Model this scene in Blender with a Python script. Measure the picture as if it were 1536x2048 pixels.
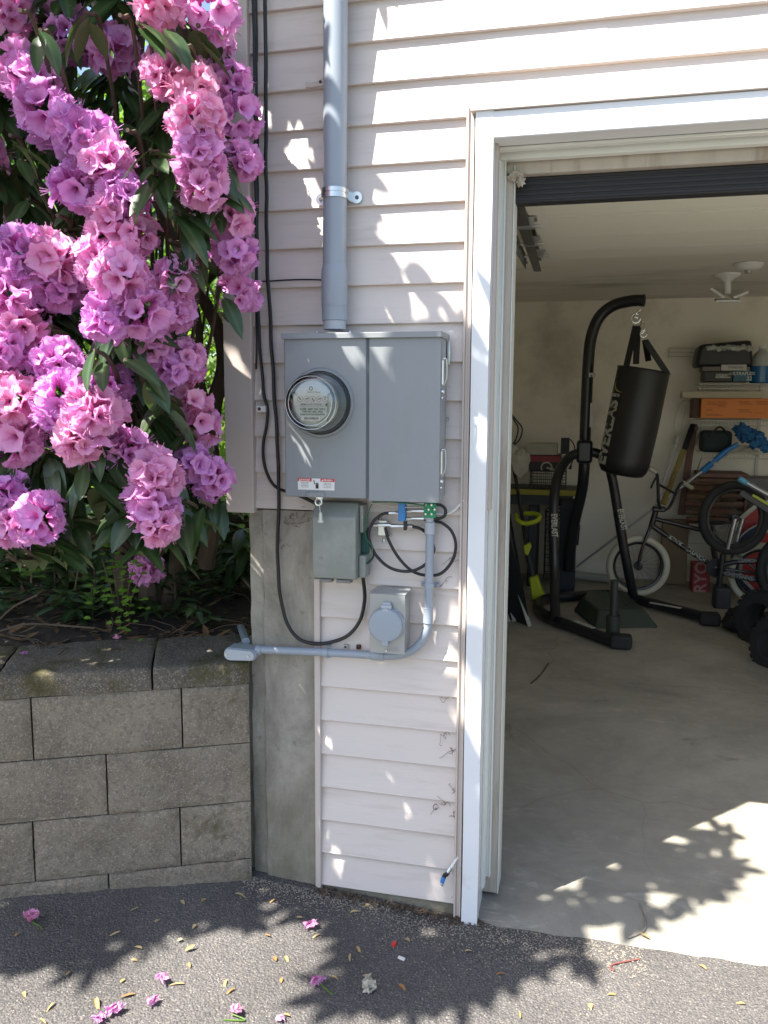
import bpy, math, random
from mathutils import Vector, Matrix, noise, Quaternion
random.seed(7)
R=math.radians; PI=math.pi
for o in list(bpy.data.objects): bpy.data.objects.remove(o)
sc=bpy.context.scene; col=sc.collection
# ------------------------------------------------------------ camera
H0=1.4411; D0=2.2; FPX=1664.84
yaw,pitch,roll=R(13.65241),R(7.26382),R(.29879)
fw=Vector((-math.sin(yaw)*math.cos(pitch),math.cos(yaw)*math.cos(pitch),-math.sin(pitch)))
r0=Vector((math.cos(yaw),math.sin(yaw),0)); u0=r0.cross(fw)
rv=math.cos(roll)*r0+math.sin(roll)*u0; uv=-math.sin(roll)*r0+math.cos(roll)*u0
CAM=Vector((0,-D0,H0))
cd=bpy.data.cameras.new('camera'); cam=bpy.data.objects.new('camera',cd); col.objects.link(cam)
M=Matrix((rv,uv,-fw)).transposed().to_4x4(); M.translation=CAM; cam.matrix_world=M
cd.sensor_fit='VERTICAL'; cd.sensor_height=36; cd.lens=36*FPX/2048; cd.clip_start=.02; cd.clip_end=500
sc.camera=cam
# ------------------------------------------------------------ light
SUN=Vector((.90,1.0,-2.153)).normalized()      # direction the light travels
W=bpy.data.worlds.new('World'); sc.world=W; W.use_nodes=True
nt=W.node_tree; bg=nt.nodes['Background']; sky=nt.nodes.new('ShaderNodeTexSky'); sky.sky_type='NISHITA'
sky.sun_disc=False; sky.sun_elevation=math.asin(-SUN.z); sky.sun_rotation=math.atan2(-SUN.x,-SUN.y)
sky.air_density=1.0; sky.dust_density=1.5; sky.ozone_density=1.0
nt.links.new(sky.outputs[0],bg.inputs[0]); bg.inputs[1].default_value=.09
sd=bpy.data.lights.new('sun','SUN'); sd.energy=5.0; sd.angle=R(.5); sd.color=(1,.95,.87)
so=bpy.data.objects.new('sun',sd); col.objects.link(so); so.rotation_euler=SUN.to_track_quat('-Z','Y').to_euler(); so.location=(-4,-6,9)
sc.view_settings.view_transform='Standard'; sc.view_settings.look='None'; sc.view_settings.gamma=1
sc.view_settings.exposure=1.78
# ------------------------------------------------------------ pixel helpers (photo pixels -> points on a real plane)
def ray(px,py): return fw+rv*((px-768)/FPX)-uv*((py-1024)/FPX)
def P(px,py,Y=0.):
    d=ray(px,py); return CAM+d*((D0+Y)/d.y)
def G(px,py,z=0.):
    d=ray(px,py); return CAM+d*((z-H0)/d.z)
def ppm(Y): return FPX/((D0+Y)*1.0)
# ------------------------------------------------------------ mesh builder
class MB:
    def __init__(s): s.v=[];s.f=[];s.a=[]
    def add(s,vs,fs,a=0.):
        n=len(s.v); s.v+= [Vector(x) for x in vs]
        s.a+= (list(a) if isinstance(a,(list,tuple)) else [a]*len(vs))
        s.f+=[tuple(i+n for i in f) for f in fs]; return s
    def box(s,x0,x1,y0,y1,z0,z1):
        v=[(x,y,z) for z in (z0,z1) for y in (y0,y1) for x in (x0,x1)]
        return s.add(v,[(0,2,3,1),(4,5,7,6),(0,1,5,4),(2,6,7,3),(0,4,6,2),(1,3,7,5)])
    def obox(s,c,ax,ay,az):      # centre and three half-axis vectors
        c=Vector(c);ax=Vector(ax);ay=Vector(ay);az=Vector(az)
        v=[c+ax*i+ay*j+az*k for k in(-1,1) for j in(-1,1) for i in(-1,1)]
        return s.add(v,[(0,2,3,1),(4,5,7,6),(0,1,5,4),(2,6,7,3),(0,4,6,2),(1,3,7,5)])
    def bar(s,p,q,w,t,side=(0,1,0)):   # flat bar from p to q, half-widths w (perp) and t (along side)
        p=Vector(p);q=Vector(q);d=(q-p);L=d.length/2;d.normalize();sd=Vector(side);sd=(sd-d*sd.dot(d)).normalized();o=d.cross(sd)
        return s.obox((p+q)/2,o*w,sd*t,d*L)
    def tube(s,pts,r,seg=10,cap=True,rs=None):
        pts=[Vector(p) for p in pts]; n=len(pts); vs=[];fs=[]
        t=(pts[1]-pts[0]).normalized(); nrm=t.orthogonal().normalized()
        for i,p in enumerate(pts):
            if i==0: t2=(pts[1]-p)
            elif i==n-1: t2=(p-pts[i-1])
            else: t2=(pts[i+1]-pts[i-1])
            if t2.length<1e-9: t2=t
            t2=t2.normalized(); nrm=(nrm-t2*nrm.dot(t2)).normalized(); b=t2.cross(nrm); t=t2
            rr=rs[i] if rs else r
            for k in range(seg):
                a=2*PI*k/seg; vs.append(p+(nrm*math.cos(a)+b*math.sin(a))*rr)
        for i in range(n-1):
            for k in range(seg):
                a=i*seg+k;b2=i*seg+(k+1)%seg; fs.append((a,b2,b2+seg,a+seg))
        if cap: fs.append(tuple(range(seg-1,-1,-1))); fs.append(tuple((n-1)*seg+k for k in range(seg)))
        return s.add(vs,fs)
    def lathe(s,o,ax,prof,seg=32,capend=True):   # prof: list of (height along ax, radius)
        o=Vector(o);ax=Vector(ax).normalized();n=ax.orthogonal().normalized();b=ax.cross(n);vs=[];fs=[]
        for h,r in prof:
            for k in range(seg):
                a=2*PI*k/seg;vs.append(o+ax*h+(n*math.cos(a)+b*math.sin(a))*r)
        m=len(prof)
        for i in range(m-1):
            for k in range(seg):
                a=i*seg+k;c=i*seg+(k+1)%seg;fs.append((a,c,c+seg,a+seg))
        if capend: fs.append(tuple(range(seg-1,-1,-1)));fs.append(tuple((m-1)*seg+k for k in range(seg)))
        return s.add(vs,fs)
    def prism(s,poly,ext):       # planar polygon (3-D points) extruded by vector
        n=len(poly);poly=[Vector(p) for p in poly];e=Vector(ext)
        return s.add(poly+[p+e for p in poly],[tuple(range(n-1,-1,-1)),tuple(range(n,2*n))]+[(i,(i+1)%n,(i+1)%n+n,i+n) for i in range(n)])
    def blob(s,c,rx,ry,rz,seg=14,rings=9,amp=.12,sc_=3.,seed=0):
        c=Vector(c);vs=[];fs=[]
        for i in range(rings+1):
            th=PI*i/rings
            for k in range(seg):
                ph=2*PI*k/seg; d=Vector((math.sin(th)*math.cos(ph),math.sin(th)*math.sin(ph),math.cos(th)))
                m=1+amp*2*noise.noise(d*sc_+Vector((seed*7.1,seed*3.3,0)))
                vs.append(c+Vector((d.x*rx,d.y*ry,d.z*rz))*m)
        for i in range(rings):
            for k in range(seg):
                a=i*seg+k;b=i*seg+(k+1)%seg;fs.append((a,a+seg,b+seg,b))
        return s.add(vs,fs)
def smoothpath(pts,n=8):
    pts=[Vector(p) for p in pts]
    P_=[pts[0]*2-pts[1]]+pts+[pts[-1]*2-pts[-2]];out=[]
    for i in range(1,len(P_)-2):
        p0,p1,p2,p3=P_[i-1:i+3]
        for k in range(n):
            t=k/n;out.append(.5*((2*p1)+(p2-p0)*t+(2*p0-5*p1+4*p2-p3)*t*t+(3*p1-p0-3*p2+p3)*t**3))
    out.append(pts[-1]);return out
wloc={}
def tag(o,label=None,cat=None,group=None,kind=None):
    if label:o['label']=label
    if cat:o['category']=cat
    if group:o['group']=group
    if kind:o['kind']=kind
    return o
def thing(name,label,cat,loc,group=None):
    o=bpy.data.objects.new(name,None);col.objects.link(o);o.empty_display_size=.05
    o.location=Vector(loc);wloc[o]=Vector(loc);return tag(o,label,cat,group)
def build(name,mb,mat,parent=None,sharp=35,bevel=0,bseg=2,origin=None,sub=0,label=None):
    if origin is None:
        lo=Vector([min(v[i] for v in mb.v) for i in range(3)]);hi=Vector([max(v[i] for v in mb.v) for i in range(3)])
        origin=(lo+hi)/2
        if parent is None: origin.z=lo.z
    origin=Vector(origin)
    me=bpy.data.meshes.new(name);me.from_pydata([v-origin for v in mb.v],[],mb.f)
    if any(mb.a):
        at=me.attributes.new('t','FLOAT','POINT');at.data.foreach_set('value',mb.a)
    me.validate();me.update()
    me.shade_smooth();me.set_sharp_from_angle(angle=R(sharp))
    me.materials.append(mat)
    o=bpy.data.objects.new(name,me);col.objects.link(o);wloc[o]=origin
    if parent is not None:
        o.parent=parent;o.location=origin-wloc[parent]
    else:o.location=origin
    if bevel:
        m=o.modifiers.new('bevel','BEVEL');m.width=bevel;m.segments=bseg;m.limit_method='ANGLE';m.angle_limit=R(40);m.harden_normals=False
    if sub:
        m=o.modifiers.new('sub','SUBSURF');m.levels=sub;m.render_levels=sub
    if label:o['label']=label
    return o
def copy_tree(o,parent=None):
    c=o.copy();col.objects.link(c)
    if parent is not None:c.parent=parent
    wloc[c]=wloc[o]
    for ch in [x for x in o.children]:
        copy_tree(ch,c)
    return c
def text_mb(mb,txt,size,O,X,Z,depth=.0006,wrap=None,sx=1.,align='CENTER',bold=0.):
    cu=bpy.data.curves.new('t','FONT');cu.body=txt;cu.size=size;cu.align_x=align;cu.align_y='CENTER';cu.resolution_u=3;cu.offset=bold
    ob=bpy.data.objects.new('t',cu);col.objects.link(ob)
    dg=bpy.context.evaluated_depsgraph_get();me=bpy.data.meshes.new_from_object(ob.evaluated_get(dg))
    X=Vector(X);Z=Vector(Z);O=Vector(O) if O is not None else None
    vs=[(v.co.x*sx,v.co.y) for v in me.vertices]
    out=[wrap(a,b) if wrap else O+X*a+Z*b for a,b in vs]
    mb.add(out,[tuple(p.vertices) for p in me.polygons])
    bpy.data.objects.remove(ob);bpy.data.curves.remove(cu);bpy.data.meshes.remove(me)
# ------------------------------------------------------------ materials
def newmat(n):
    m=bpy.data.materials.new(n);m.use_nodes=True;return m,m.node_tree,m.node_tree.nodes['Principled BSDF']
def L(nt,a,b): nt.links.new(a,b)
def mat(name,c,rough=.5,metal=0.,var=.12,vs=8.,bump=0.,bs=60.,c2=None,c2s=3.,c2lo=.5,c2hi=.65,c2d=4,spec=.5,stretch=(1,1,1),trans=0.,alpha=1.,coat=0.,speck=None,rvar=.0):
    m,nt,b=newmat(name);N=nt.nodes
    tc=N.new('ShaderNodeTexCoord');mp=N.new('ShaderNodeMapping');mp.inputs['Scale'].default_value=stretch;L(nt,tc.outputs['Object'],mp.inputs['Vector'])
    n1=N.new('ShaderNodeTexNoise');n1.inputs['Scale'].default_value=vs;n1.inputs['Detail'].default_value=5;L(nt,mp.outputs[0],n1.inputs['Vector'])
    mx=N.new('ShaderNodeMix');mx.data_type='RGBA'
    mx.inputs[6].default_value=(*[max(0,x*(1-var)) for x in c],1);mx.inputs[7].default_value=(*[min(1,x*(1+var)) for x in c],1)
    L(nt,n1.outputs['Fac'],mx.inputs[0]);out=mx.outputs[2]
    if c2:
        n2=N.new('ShaderNodeTexNoise');n2.inputs['Scale'].default_value=c2s;n2.inputs['Detail'].default_value=c2d;n2.inputs['Roughness'].default_value=.65;L(nt,mp.outputs[0],n2.inputs['Vector'])
        mr=N.new('ShaderNodeMapRange');mr.inputs[1].default_value=c2lo;mr.inputs[2].default_value=c2hi;L(nt,n2.outputs['Fac'],mr.inputs[0])
        m2=N.new('ShaderNodeMix');m2.data_type='RGBA';L(nt,mr.outputs[0],m2.inputs[0]);L(nt,out,m2.inputs[6]);m2.inputs[7].default_value=(*c2,1);out=m2.outputs[2]
    if speck:
        for (scol,sscale,th,amt) in speck:
            vo=N.new('ShaderNodeTexVoronoi');vo.inputs['Scale'].default_value=sscale;L(nt,mp.outputs[0],vo.inputs['Vector'])
            sp=N.new('ShaderNodeSeparateColor');L(nt,vo.outputs['Color'],sp.inputs[0])
            g=N.new('ShaderNodeMath');g.operation='GREATER_THAN';g.inputs[1].default_value=th;L(nt,sp.outputs[0],g.inputs[0])
            g2=N.new('ShaderNodeMath');g2.operation='LESS_THAN';g2.inputs[1].default_value=.42;L(nt,vo.outputs['Distance'],g2.inputs[0])
            g3=N.new('ShaderNodeMath');g3.operation='MULTIPLY';L(nt,g.outputs[0],g3.inputs[0]);L(nt,g2.outputs[0],g3.inputs[1])
            g4=N.new('ShaderNodeMath');g4.operation='MULTIPLY';g4.inputs[1].default_value=amt;L(nt,g3.outputs[0],g4.inputs[0])
            m3=N.new('ShaderNodeMix');m3.data_type='RGBA';L(nt,g4.outputs[0],m3.inputs[0]);L(nt,out,m3.inputs[6]);m3.inputs[7].default_value=(*scol,1);out=m3.outputs[2]
    L(nt,out,b.inputs['Base Color'])
    b.inputs['Roughness'].default_value=rough;b.inputs['Metallic'].default_value=metal
    b.inputs['Specular IOR Level'].default_value=spec;b.inputs['Transmission Weight'].default_value=trans;b.inputs['Alpha'].default_value=alpha
    b.inputs['Coat Weight'].default_value=coat
    if rvar:
        mr=N.new('ShaderNodeMapRange');mr.inputs[3].default_value=rough-rvar;mr.inputs[4].default_value=rough+rvar;L(nt,n1.outputs['Fac'],mr.inputs[0]);L(nt,mr.outputs[0],b.inputs['Roughness'])
    if bump:
        nb=N.new('ShaderNodeTexNoise');nb.inputs['Scale'].default_value=bs;nb.inputs['Detail'].default_value=6;L(nt,mp.outputs[0],nb.inputs['Vector'])
        bp=N.new('ShaderNodeBump');bp.inputs['Strength'].default_value=bump;bp.inputs['Distance'].default_value=.004;L(nt,nb.outputs['Fac'],bp.inputs['Height']);L(nt,bp.outputs[0],b.inputs['Normal'])
    return m
m_siding=mat('siding_vinyl',(.65,.575,.525),.42,var=.05,vs=3,bump=.12,bs=40,stretch=(.6,1,6),c2=(.46,.40,.34),c2s=5,c2lo=.52,c2hi=.85,c2d=7)
m_trim=mat('trim_beige',(.54,.47,.42),.45,var=.05,bump=.05)
m_casing=mat('casing_white',(.74,.75,.76),.32,var=.04,vs=4,bump=.10,bs=7,c2=(.58,.56,.5),c2s=9,c2lo=.66,c2hi=.85)
m_stop=mat('white_vinyl_stop',(.72,.73,.68),.4,var=.05,bump=.08,bs=12)
m_oldwood=mat('weathered_jamb_wood',(.47,.42,.35),.75,var=.18,vs=22,stretch=(1,1,.15),bump=.3,bs=90,c2=(.34,.28,.22),c2s=14)
def concmat(name,lo,hi):
    m,nt,b=newmat(name);N=nt.nodes;g=N.new('ShaderNodeNewGeometry')
    def nz(sc_,d=6,st=(1,1,1),dist=0):
        mp=N.new('ShaderNodeMapping');mp.inputs['Scale'].default_value=st;L(nt,g.outputs['Position'],mp.inputs[0])
        n=N.new('ShaderNodeTexNoise');n.inputs['Scale'].default_value=sc_;n.inputs['Detail'].default_value=d;n.inputs['Roughness'].default_value=.7;n.inputs['Distortion'].default_value=dist;L(nt,mp.outputs[0],n.inputs['Vector']);return n.outputs['Fac']
    def rm(f,a,c,x=0,y=1):
        r=N.new('ShaderNodeMapRange');r.inputs[1].default_value=a;r.inputs[2].default_value=c;r.inputs[3].default_value=x;r.inputs[4].default_value=y;L(nt,f,r.inputs[0]);return r.outputs[0]
    def mix(f,a,c):
        x=N.new('ShaderNodeMix');x.data_type='RGBA';L(nt,f,x.inputs[0])
        if isinstance(a,tuple):x.inputs[6].default_value=(*a,1)
        else:L(nt,a,x.inputs[6])
        x.inputs[7].default_value=(*c,1);return x.outputs[2]
    o=mix(rm(nz(5,9,(1,1,.6),.5),.36,.66),lo,hi)
    o=mix(rm(nz(7,9,(1.2,1,.4),.6),.50,.68,0,.5),o,tuple(x*.62 for x in lo))
    o=mix(rm(nz(38,5),.60,.72,0,.55),o,tuple(x*.5 for x in lo))
    o=mix(rm(nz(120,4),.62,.75,0,.5),o,tuple(min(1,x*1.35) for x in hi))
    sx=N.new('ShaderNodeSeparateXYZ');L(nt,g.outputs['Position'],sx.inputs[0]);ad=N.new('ShaderNodeMath');ad.operation='MULTIPLY_ADD';L(nt,nz(7,8),ad.inputs[0]);ad.inputs[1].default_value=-.9;L(nt,sx.outputs[2],ad.inputs[2])
    o=mix(rm(ad.outputs[0],.0,-.45,0,.6),o,(.12,.11,.06))
    L(nt,o,b.inputs['Base Color']);b.inputs['Roughness'].default_value=.88;b.inputs['Specular IOR Level'].default_value=.3
    bp=N.new('ShaderNodeBump');bp.inputs['Strength'].default_value=.8;bp.inputs['Distance'].default_value=.004;L(nt,nz(55,9),bp.inputs['Height']);L(nt,bp.outputs[0],b.inputs['Normal']);return m
m_conc=concmat('foundation_concrete',(.225,.205,.17),(.43,.395,.33))
m_concL=concmat('foundation_concrete_edge',(.23,.21,.17),(.46,.43,.36))
m_galv=mat('galvanised_steel',(.62,.64,.64),.28,.9,var=.12,vs=25,bump=.04)
m_steel=mat('bright_steel',(.7,.7,.7),.2,1.,var=.1,vs=30)
m_box=mat('grey_enamel',(.245,.26,.27),.38,var=.06,vs=4,bump=.05,bs=160,coat=.12,c2=(.20,.205,.20),c2s=6,c2lo=.55,c2hi=.85,c2d=9,stretch=(1,1,.35),rvar=.08)
m_boxs=mat('grey_enamel_dark',(.08,.085,.09),.45)
m_pipe=mat('grey_pvc',(.30,.34,.39),.38,var=.05,vs=6,bump=.04,bs=30,stretch=(1,1,.3))
m_pipe2=mat('pale_pvc_hub',(.40,.43,.46),.45,var=.06)
m_nid=mat('olive_grey_plastic',(.235,.25,.225),.4,var=.06,vs=4,bump=.05,bs=80,c2=(.30,.31,.28),c2s=7)
m_black=mat('black_cable',(.012,.012,.014),.4,var=.2)
m_white=mat('white_plastic',(.75,.74,.70),.4,var=.05)
m_red=mat('red_ink',(.6,.03,.03),.5)
m_ink=mat('black_ink',(.02,.02,.02),.5)
m_grink=mat('grey_ink',(.22,.22,.23),.6)
m_blue=mat('blue_plastic',(.03,.2,.5),.35)
m_green=mat('green_ground_bar',(.02,.25,.12),.4,.3)
m_dgreen=mat('dark_green_board',(.01,.08,.07),.5)
m_wirg=mat('green_wire',(.02,.16,.07),.45)
m_wirw=mat('grey_wire',(.5,.5,.46),.4)
m_rust=mat('rust',(.12,.05,.03),.9,var=.4,vs=60)
m_face=mat('meter_face',(.60,.60,.60),.5,var=.05)
def asphalt():
    m,nt,b=newmat('asphalt');N=nt.nodes;tc=N.new('ShaderNodeTexCoord');pos=tc.outputs['Object']
    def vor(s,rnd=1.):
        v=N.new('ShaderNodeTexVoronoi');v.inputs['Scale'].default_value=s;v.inputs['Randomness'].default_value=rnd;L(nt,pos,v.inputs['Vector']);return v
    v=vor(330);sp=N.new('ShaderNodeSeparateColor');L(nt,v.outputs['Color'],sp.inputs[0])
    cr=N.new('ShaderNodeValToRGB');L(nt,sp.outputs[0],cr.inputs[0])
    e=cr.color_ramp.elements;e[0].position=0;e[0].color=(.06,.058,.06,1);e[1].position=1;e[1].color=(.27,.25,.22,1)
    for p,c in((.5,(.098,.092,.088,1)),(.85,(.13,.12,.11,1)),(.97,(.17,.155,.14,1))):
        q=e.new(p);q.color=c
    big=N.new('ShaderNodeTexNoise');big.inputs['Scale'].default_value=2.2;big.inputs['Detail'].default_value=6;L(nt,pos,big.inputs['Vector'])
    mr=N.new('ShaderNodeMapRange');mr.inputs[1].default_value=.3;mr.inputs[2].default_value=.75;mr.inputs[3].default_value=.7;mr.inputs[4].default_value=1.25;L(nt,big.outputs['Fac'],mr.inputs[0])
    vm=N.new('ShaderNodeVectorMath');vm.operation='SCALE';L(nt,cr.outputs[0],vm.inputs[0]);L(nt,mr.outputs[0],vm.inputs['Scale'])
    L(nt,vm.outputs[0],b.inputs['Base Color']);b.inputs['Roughness'].default_value=.8;b.inputs['Specular IOR Level'].default_value=.45
    v2=vor(150);nb=N.new('ShaderNodeTexNoise');nb.inputs['Scale'].default_value=300;L(nt,pos,nb.inputs['Vector'])
    ad=N.new('ShaderNodeMath');ad.operation='MULTIPLY_ADD';L(nt,nb.outputs['Fac'],ad.inputs[0]);ad.inputs[1].default_value=.5
    iv=N.new('ShaderNodeMath');iv.operation='SUBTRACT';iv.inputs[0].default_value=1;L(nt,v2.outputs['Distance'],iv.inputs[1]);L(nt,iv.outputs[0],ad.inputs[2])
    bp=N.new('ShaderNodeBump');bp.inputs['Strength'].default_value=.8;bp.inputs['Distance'].default_value=.004;L(nt,ad.outputs[0],bp.inputs['Height']);L(nt,bp.outputs[0],b.inputs['Normal'])
    return m
m_asph=asphalt()
def floormat(name,ca,cb,broom=0):
    m,nt,b=newmat(name);N=nt.nodes;tc=N.new('ShaderNodeTexCoord');pos=tc.outputs['Object']
    def nz(s,d=6,st=(1,1,1),dist=0):
        mp=N.new('ShaderNodeMapping');mp.inputs['Scale'].default_value=st;L(nt,pos,mp.inputs[0])
        n=N.new('ShaderNodeTexNoise');n.inputs['Scale'].default_value=s;n.inputs['Detail'].default_value=d;n.inputs['Roughness'].default_value=.68;n.inputs['Distortion'].default_value=dist;L(nt,mp.outputs[0],n.inputs['Vector']);return n.outputs['Fac']
    def rm(f,lo,hi,a=0,c=1):
        r=N.new('ShaderNodeMapRange');r.inputs[1].default_value=lo;r.inputs[2].default_value=hi;r.inputs[3].default_value=a;r.inputs[4].default_value=c;L(nt,f,r.inputs[0]);return r.outputs[0]
    def mix(f,a,c):
        x=N.new('ShaderNodeMix');x.data_type='RGBA';L(nt,f,x.inputs[0])
        for v,k in((a,6),(c,7)):
            if isinstance(v,tuple):x.inputs[k].default_value=(*v,1)
            else:L(nt,v,x.inputs[k])
        return x.outputs[2]
    o=mix(rm(nz(1.3,11,dist=.4),.40,.62),ca,cb)
    o=mix(rm(nz(14,8),.45,.75,0,.55),o,tuple(x*.72 for x in ca))
    o=mix(rm(nz(7,10,(1,2.2,1),.8),.60,.70,0,.5),o,tuple(min(1,x*1.45) for x in ca))
    o=mix(rm(nz(2.2,9,dist=1.2),.62,.68,0,.5),o,tuple(x*.55 for x in cb))
    o=mix(rm(nz(160,3),.3,.75,0,.35),o,tuple(x*.6 for x in ca))
    if not broom:
        n3=N.new('ShaderNodeTexNoise');n3.inputs['Scale'].default_value=5;n3.inputs['Detail'].default_value=6;L(nt,pos,n3.inputs['Vector'])
        wv=N.new('ShaderNodeVectorMath');wv.operation='MULTIPLY_ADD';L(nt,n3.outputs['Color'],wv.inputs[0]);wv.inputs[1].default_value=(.14,.14,0);L(nt,pos,wv.inputs[2])
        v=N.new('ShaderNodeTexVoronoi');v.feature='DISTANCE_TO_EDGE';v.inputs['Scale'].default_value=.75;L(nt,wv.outputs[0],v.inputs['Vector'])
        o=mix(rm(v.outputs['Distance'],.0035,.001,0,.3),o,tuple(x*.4 for x in cb))
    sy=N.new('ShaderNodeSeparateXYZ');L(nt,pos,sy.inputs[0]);ad=N.new('ShaderNodeMath');ad.operation='MULTIPLY_ADD';L(nt,nz(3,7),ad.inputs[0]);ad.inputs[1].default_value=1.6;L(nt,sy.outputs[1],ad.inputs[2])
    fr=mix(rm(nz(2.4,10,dist=.6),.38,.66),(.35,.33,.28),(.20,.19,.165));fr=mix(rm(nz(6,11,(1,2.4,1),1.2),.55,.66,0,.7),fr,(.47,.455,.40));fr=mix(rm(nz(150,3),.3,.75,0,.3),fr,(.2,.2,.18))
    x=N.new('ShaderNodeMix');x.data_type='RGBA';L(nt,rm(ad.outputs[0],.9,2.0),x.inputs[0]);L(nt,fr,x.inputs[6]);L(nt,o,x.inputs[7]);o=x.outputs[2]
    L(nt,o,b.inputs['Base Color']);L(nt,rm(nz(9),.3,.7,.45,.75),b.inputs['Roughness']);b.inputs['Specular IOR Level'].default_value=.35
    bp=N.new('ShaderNodeBump');bp.inputs['Strength'].default_value=.35 if broom else .2;bp.inputs['Distance'].default_value=.003
    L(nt,nz(60,5,(4,.5,1)) if broom else nz(45,6),bp.inputs['Height']);L(nt,bp.outputs[0],b.inputs['Normal']);return m
m_floor=floormat('garage_concrete',(.50,.455,.36),(.29,.265,.21))
m_floor2=floormat('garage_concrete_threshold',(.33,.325,.295),(.22,.218,.20),broom=1)
def blockmat(name,c,moss):
    m,nt,b=newmat(name);N=nt.nodes;g=N.new('ShaderNodeNewGeometry');pos=g.outputs['Position']
    def nz(s,d=5):
        n=N.new('ShaderNodeTexNoise');n.inputs['Scale'].default_value=s;n.inputs['Detail'].default_value=d;n.inputs['Roughness'].default_value=.65;L(nt,pos,n.inputs['Vector']);return n.outputs['Fac']
    def ramp(f,lo,hi,a=0,b_=1):
        r=N.new('ShaderNodeMapRange');r.inputs[1].default_value=lo;r.inputs[2].default_value=hi;r.inputs[3].default_value=a;r.inputs[4].default_value=b_;L(nt,f,r.inputs[0]);return r.outputs[0]
    def mix(f,a,cc):
        x=N.new('ShaderNodeMix');x.data_type='RGBA';L(nt,f,x.inputs[0])
        if isinstance(a,tuple):x.inputs[6].default_value=(*a,1)
        else:L(nt,a,x.inputs[6])
        x.inputs[7].default_value=(*cc,1);return x.outputs[2]
    o=mix(ramp(nz(6),.3,.7),tuple(x*.72 for x in c),tuple(x*1.22 for x in c))
    for s,th,cc,am in((330,.88,(.46,.40,.31),.5),(120,.8,(.12,.105,.085),.4),(260,.75,(.30,.23,.17),.4)):
        v=N.new('ShaderNodeTexVoronoi');v.inputs['Scale'].default_value=s;L(nt,pos,v.inputs['Vector']);sp=N.new('ShaderNodeSeparateColor');L(nt,v.outputs['Color'],sp.inputs[0])
        o=mix(ramp(sp.outputs[0],th,th+.01,0,am),o,cc)
    # moss: by noise, more towards the house corner
    sx=N.new('ShaderNodeSeparateXYZ');L(nt,pos,sx.inputs[0])
    mm=N.new('ShaderNodeMath');mm.operation='ADD';L(nt,nz(5,8),mm.inputs[0]);L(nt,ramp(sx.outputs[0],-1.15,-.92,-.06,.10),mm.inputs[1])
    o=mix(ramp(mm.outputs[0],moss,moss+.12,0,.8),o,(.075,.068,.022))
    L(nt,o,b.inputs['Base Color']);b.inputs['Roughness'].default_value=.92;b.inputs['Specular IOR Level'].default_value=.25
    bp=N.new('ShaderNodeBump');bp.inputs['Strength'].default_value=.9;bp.inputs['Distance'].default_value=.006;L(nt,nz(110,6),bp.inputs['Height']);L(nt,bp.outputs[0],b.inputs['Normal'])
    return m
m_block=blockmat('retaining_block',(.235,.20,.15),.59)
m_cap=blockmat('retaining_cap',(.14,.122,.098),.50)
m_soil=mat('leaf_mould_soil',(.035,.025,.018),.95,var=.5,vs=30,bump=1.,bs=50,c2=(.07,.05,.033),c2s=14)
m_bark=mat('brown_bark',(.085,.06,.04),.9,var=.35,vs=30,bump=.8,bs=60,stretch=(1,1,.4))
def leafmat(name,c,cm,back,transl=.25,rough=.38):
    m,nt,b=newmat(name);N=nt.nodes
    at=N.new('ShaderNodeAttribute');at.attribute_name='t'
    g=N.new('ShaderNodeNewGeometry')
    n1=N.new('ShaderNodeTexNoise');n1.inputs['Scale'].default_value=16;L(nt,g.outputs['Position'],n1.inputs['Vector'])
    a=N.new('ShaderNodeMix');a.data_type='RGBA';a.inputs[6].default_value=(*[x*.5 for x in c],1);a.inputs[7].default_value=(c[0]*2.1,c[1]*1.6,c[2]*1.1,1);L(nt,n1.outputs['Fac'],a.inputs[0])
    a2=N.new('ShaderNodeMix');a2.data_type='RGBA';L(nt,a.outputs[2],a2.inputs[6]);a2.inputs[7].default_value=(*cm,1)
    mr=N.new('ShaderNodeMapRange');mr.inputs[1].default_value=.6;mr.inputs[2].default_value=1;mr.inputs[4].default_value=.6;L(nt,at.outputs['Fac'],mr.inputs[0]);L(nt,mr.outputs[0],a2.inputs[0])
    a3=N.new('ShaderNodeMix');a3.data_type='RGBA';L(nt,g.outputs['Backfacing'],a3.inputs[0]);L(nt,a2.outputs[2],a3.inputs[6]);a3.inputs[7].default_value=(*back,1)
    L(nt,a3.outputs[2],b.inputs['Base Color']);b.inputs['Roughness'].default_value=rough
    t=N.new('ShaderNodeBsdfTranslucent');t.inputs[0].default_value=(c[0]*3.2,c[1]*3.4,c[2]*1.2,1)
    ms=N.new('ShaderNodeMixShader');ms.inputs[0].default_value=transl;L(nt,b.outputs[0],ms.inputs[1]);L(nt,t.outputs[0],ms.inputs[2]);L(nt,ms.outputs[0],N['Material Output'].inputs[0])
    return m
m_leaf=leafmat('rhododendron_leaf',(.026,.060,.027),(.10,.15,.06),(.11,.14,.06),.14,.30)
m_leafy=leafmat('young_leaf',(.09,.2,.035),(.2,.33,.1),(.12,.22,.06),.35,.45)
m_fol=leafmat('tree_leaf',(.085,.15,.03),(.085,.15,.03),(.09,.16,.05),.4,.5)
m_fold=leafmat('dark_tree_leaf',(.06,.13,.025),(.06,.13,.02),(.07,.14,.03),.35,.5)
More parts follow.
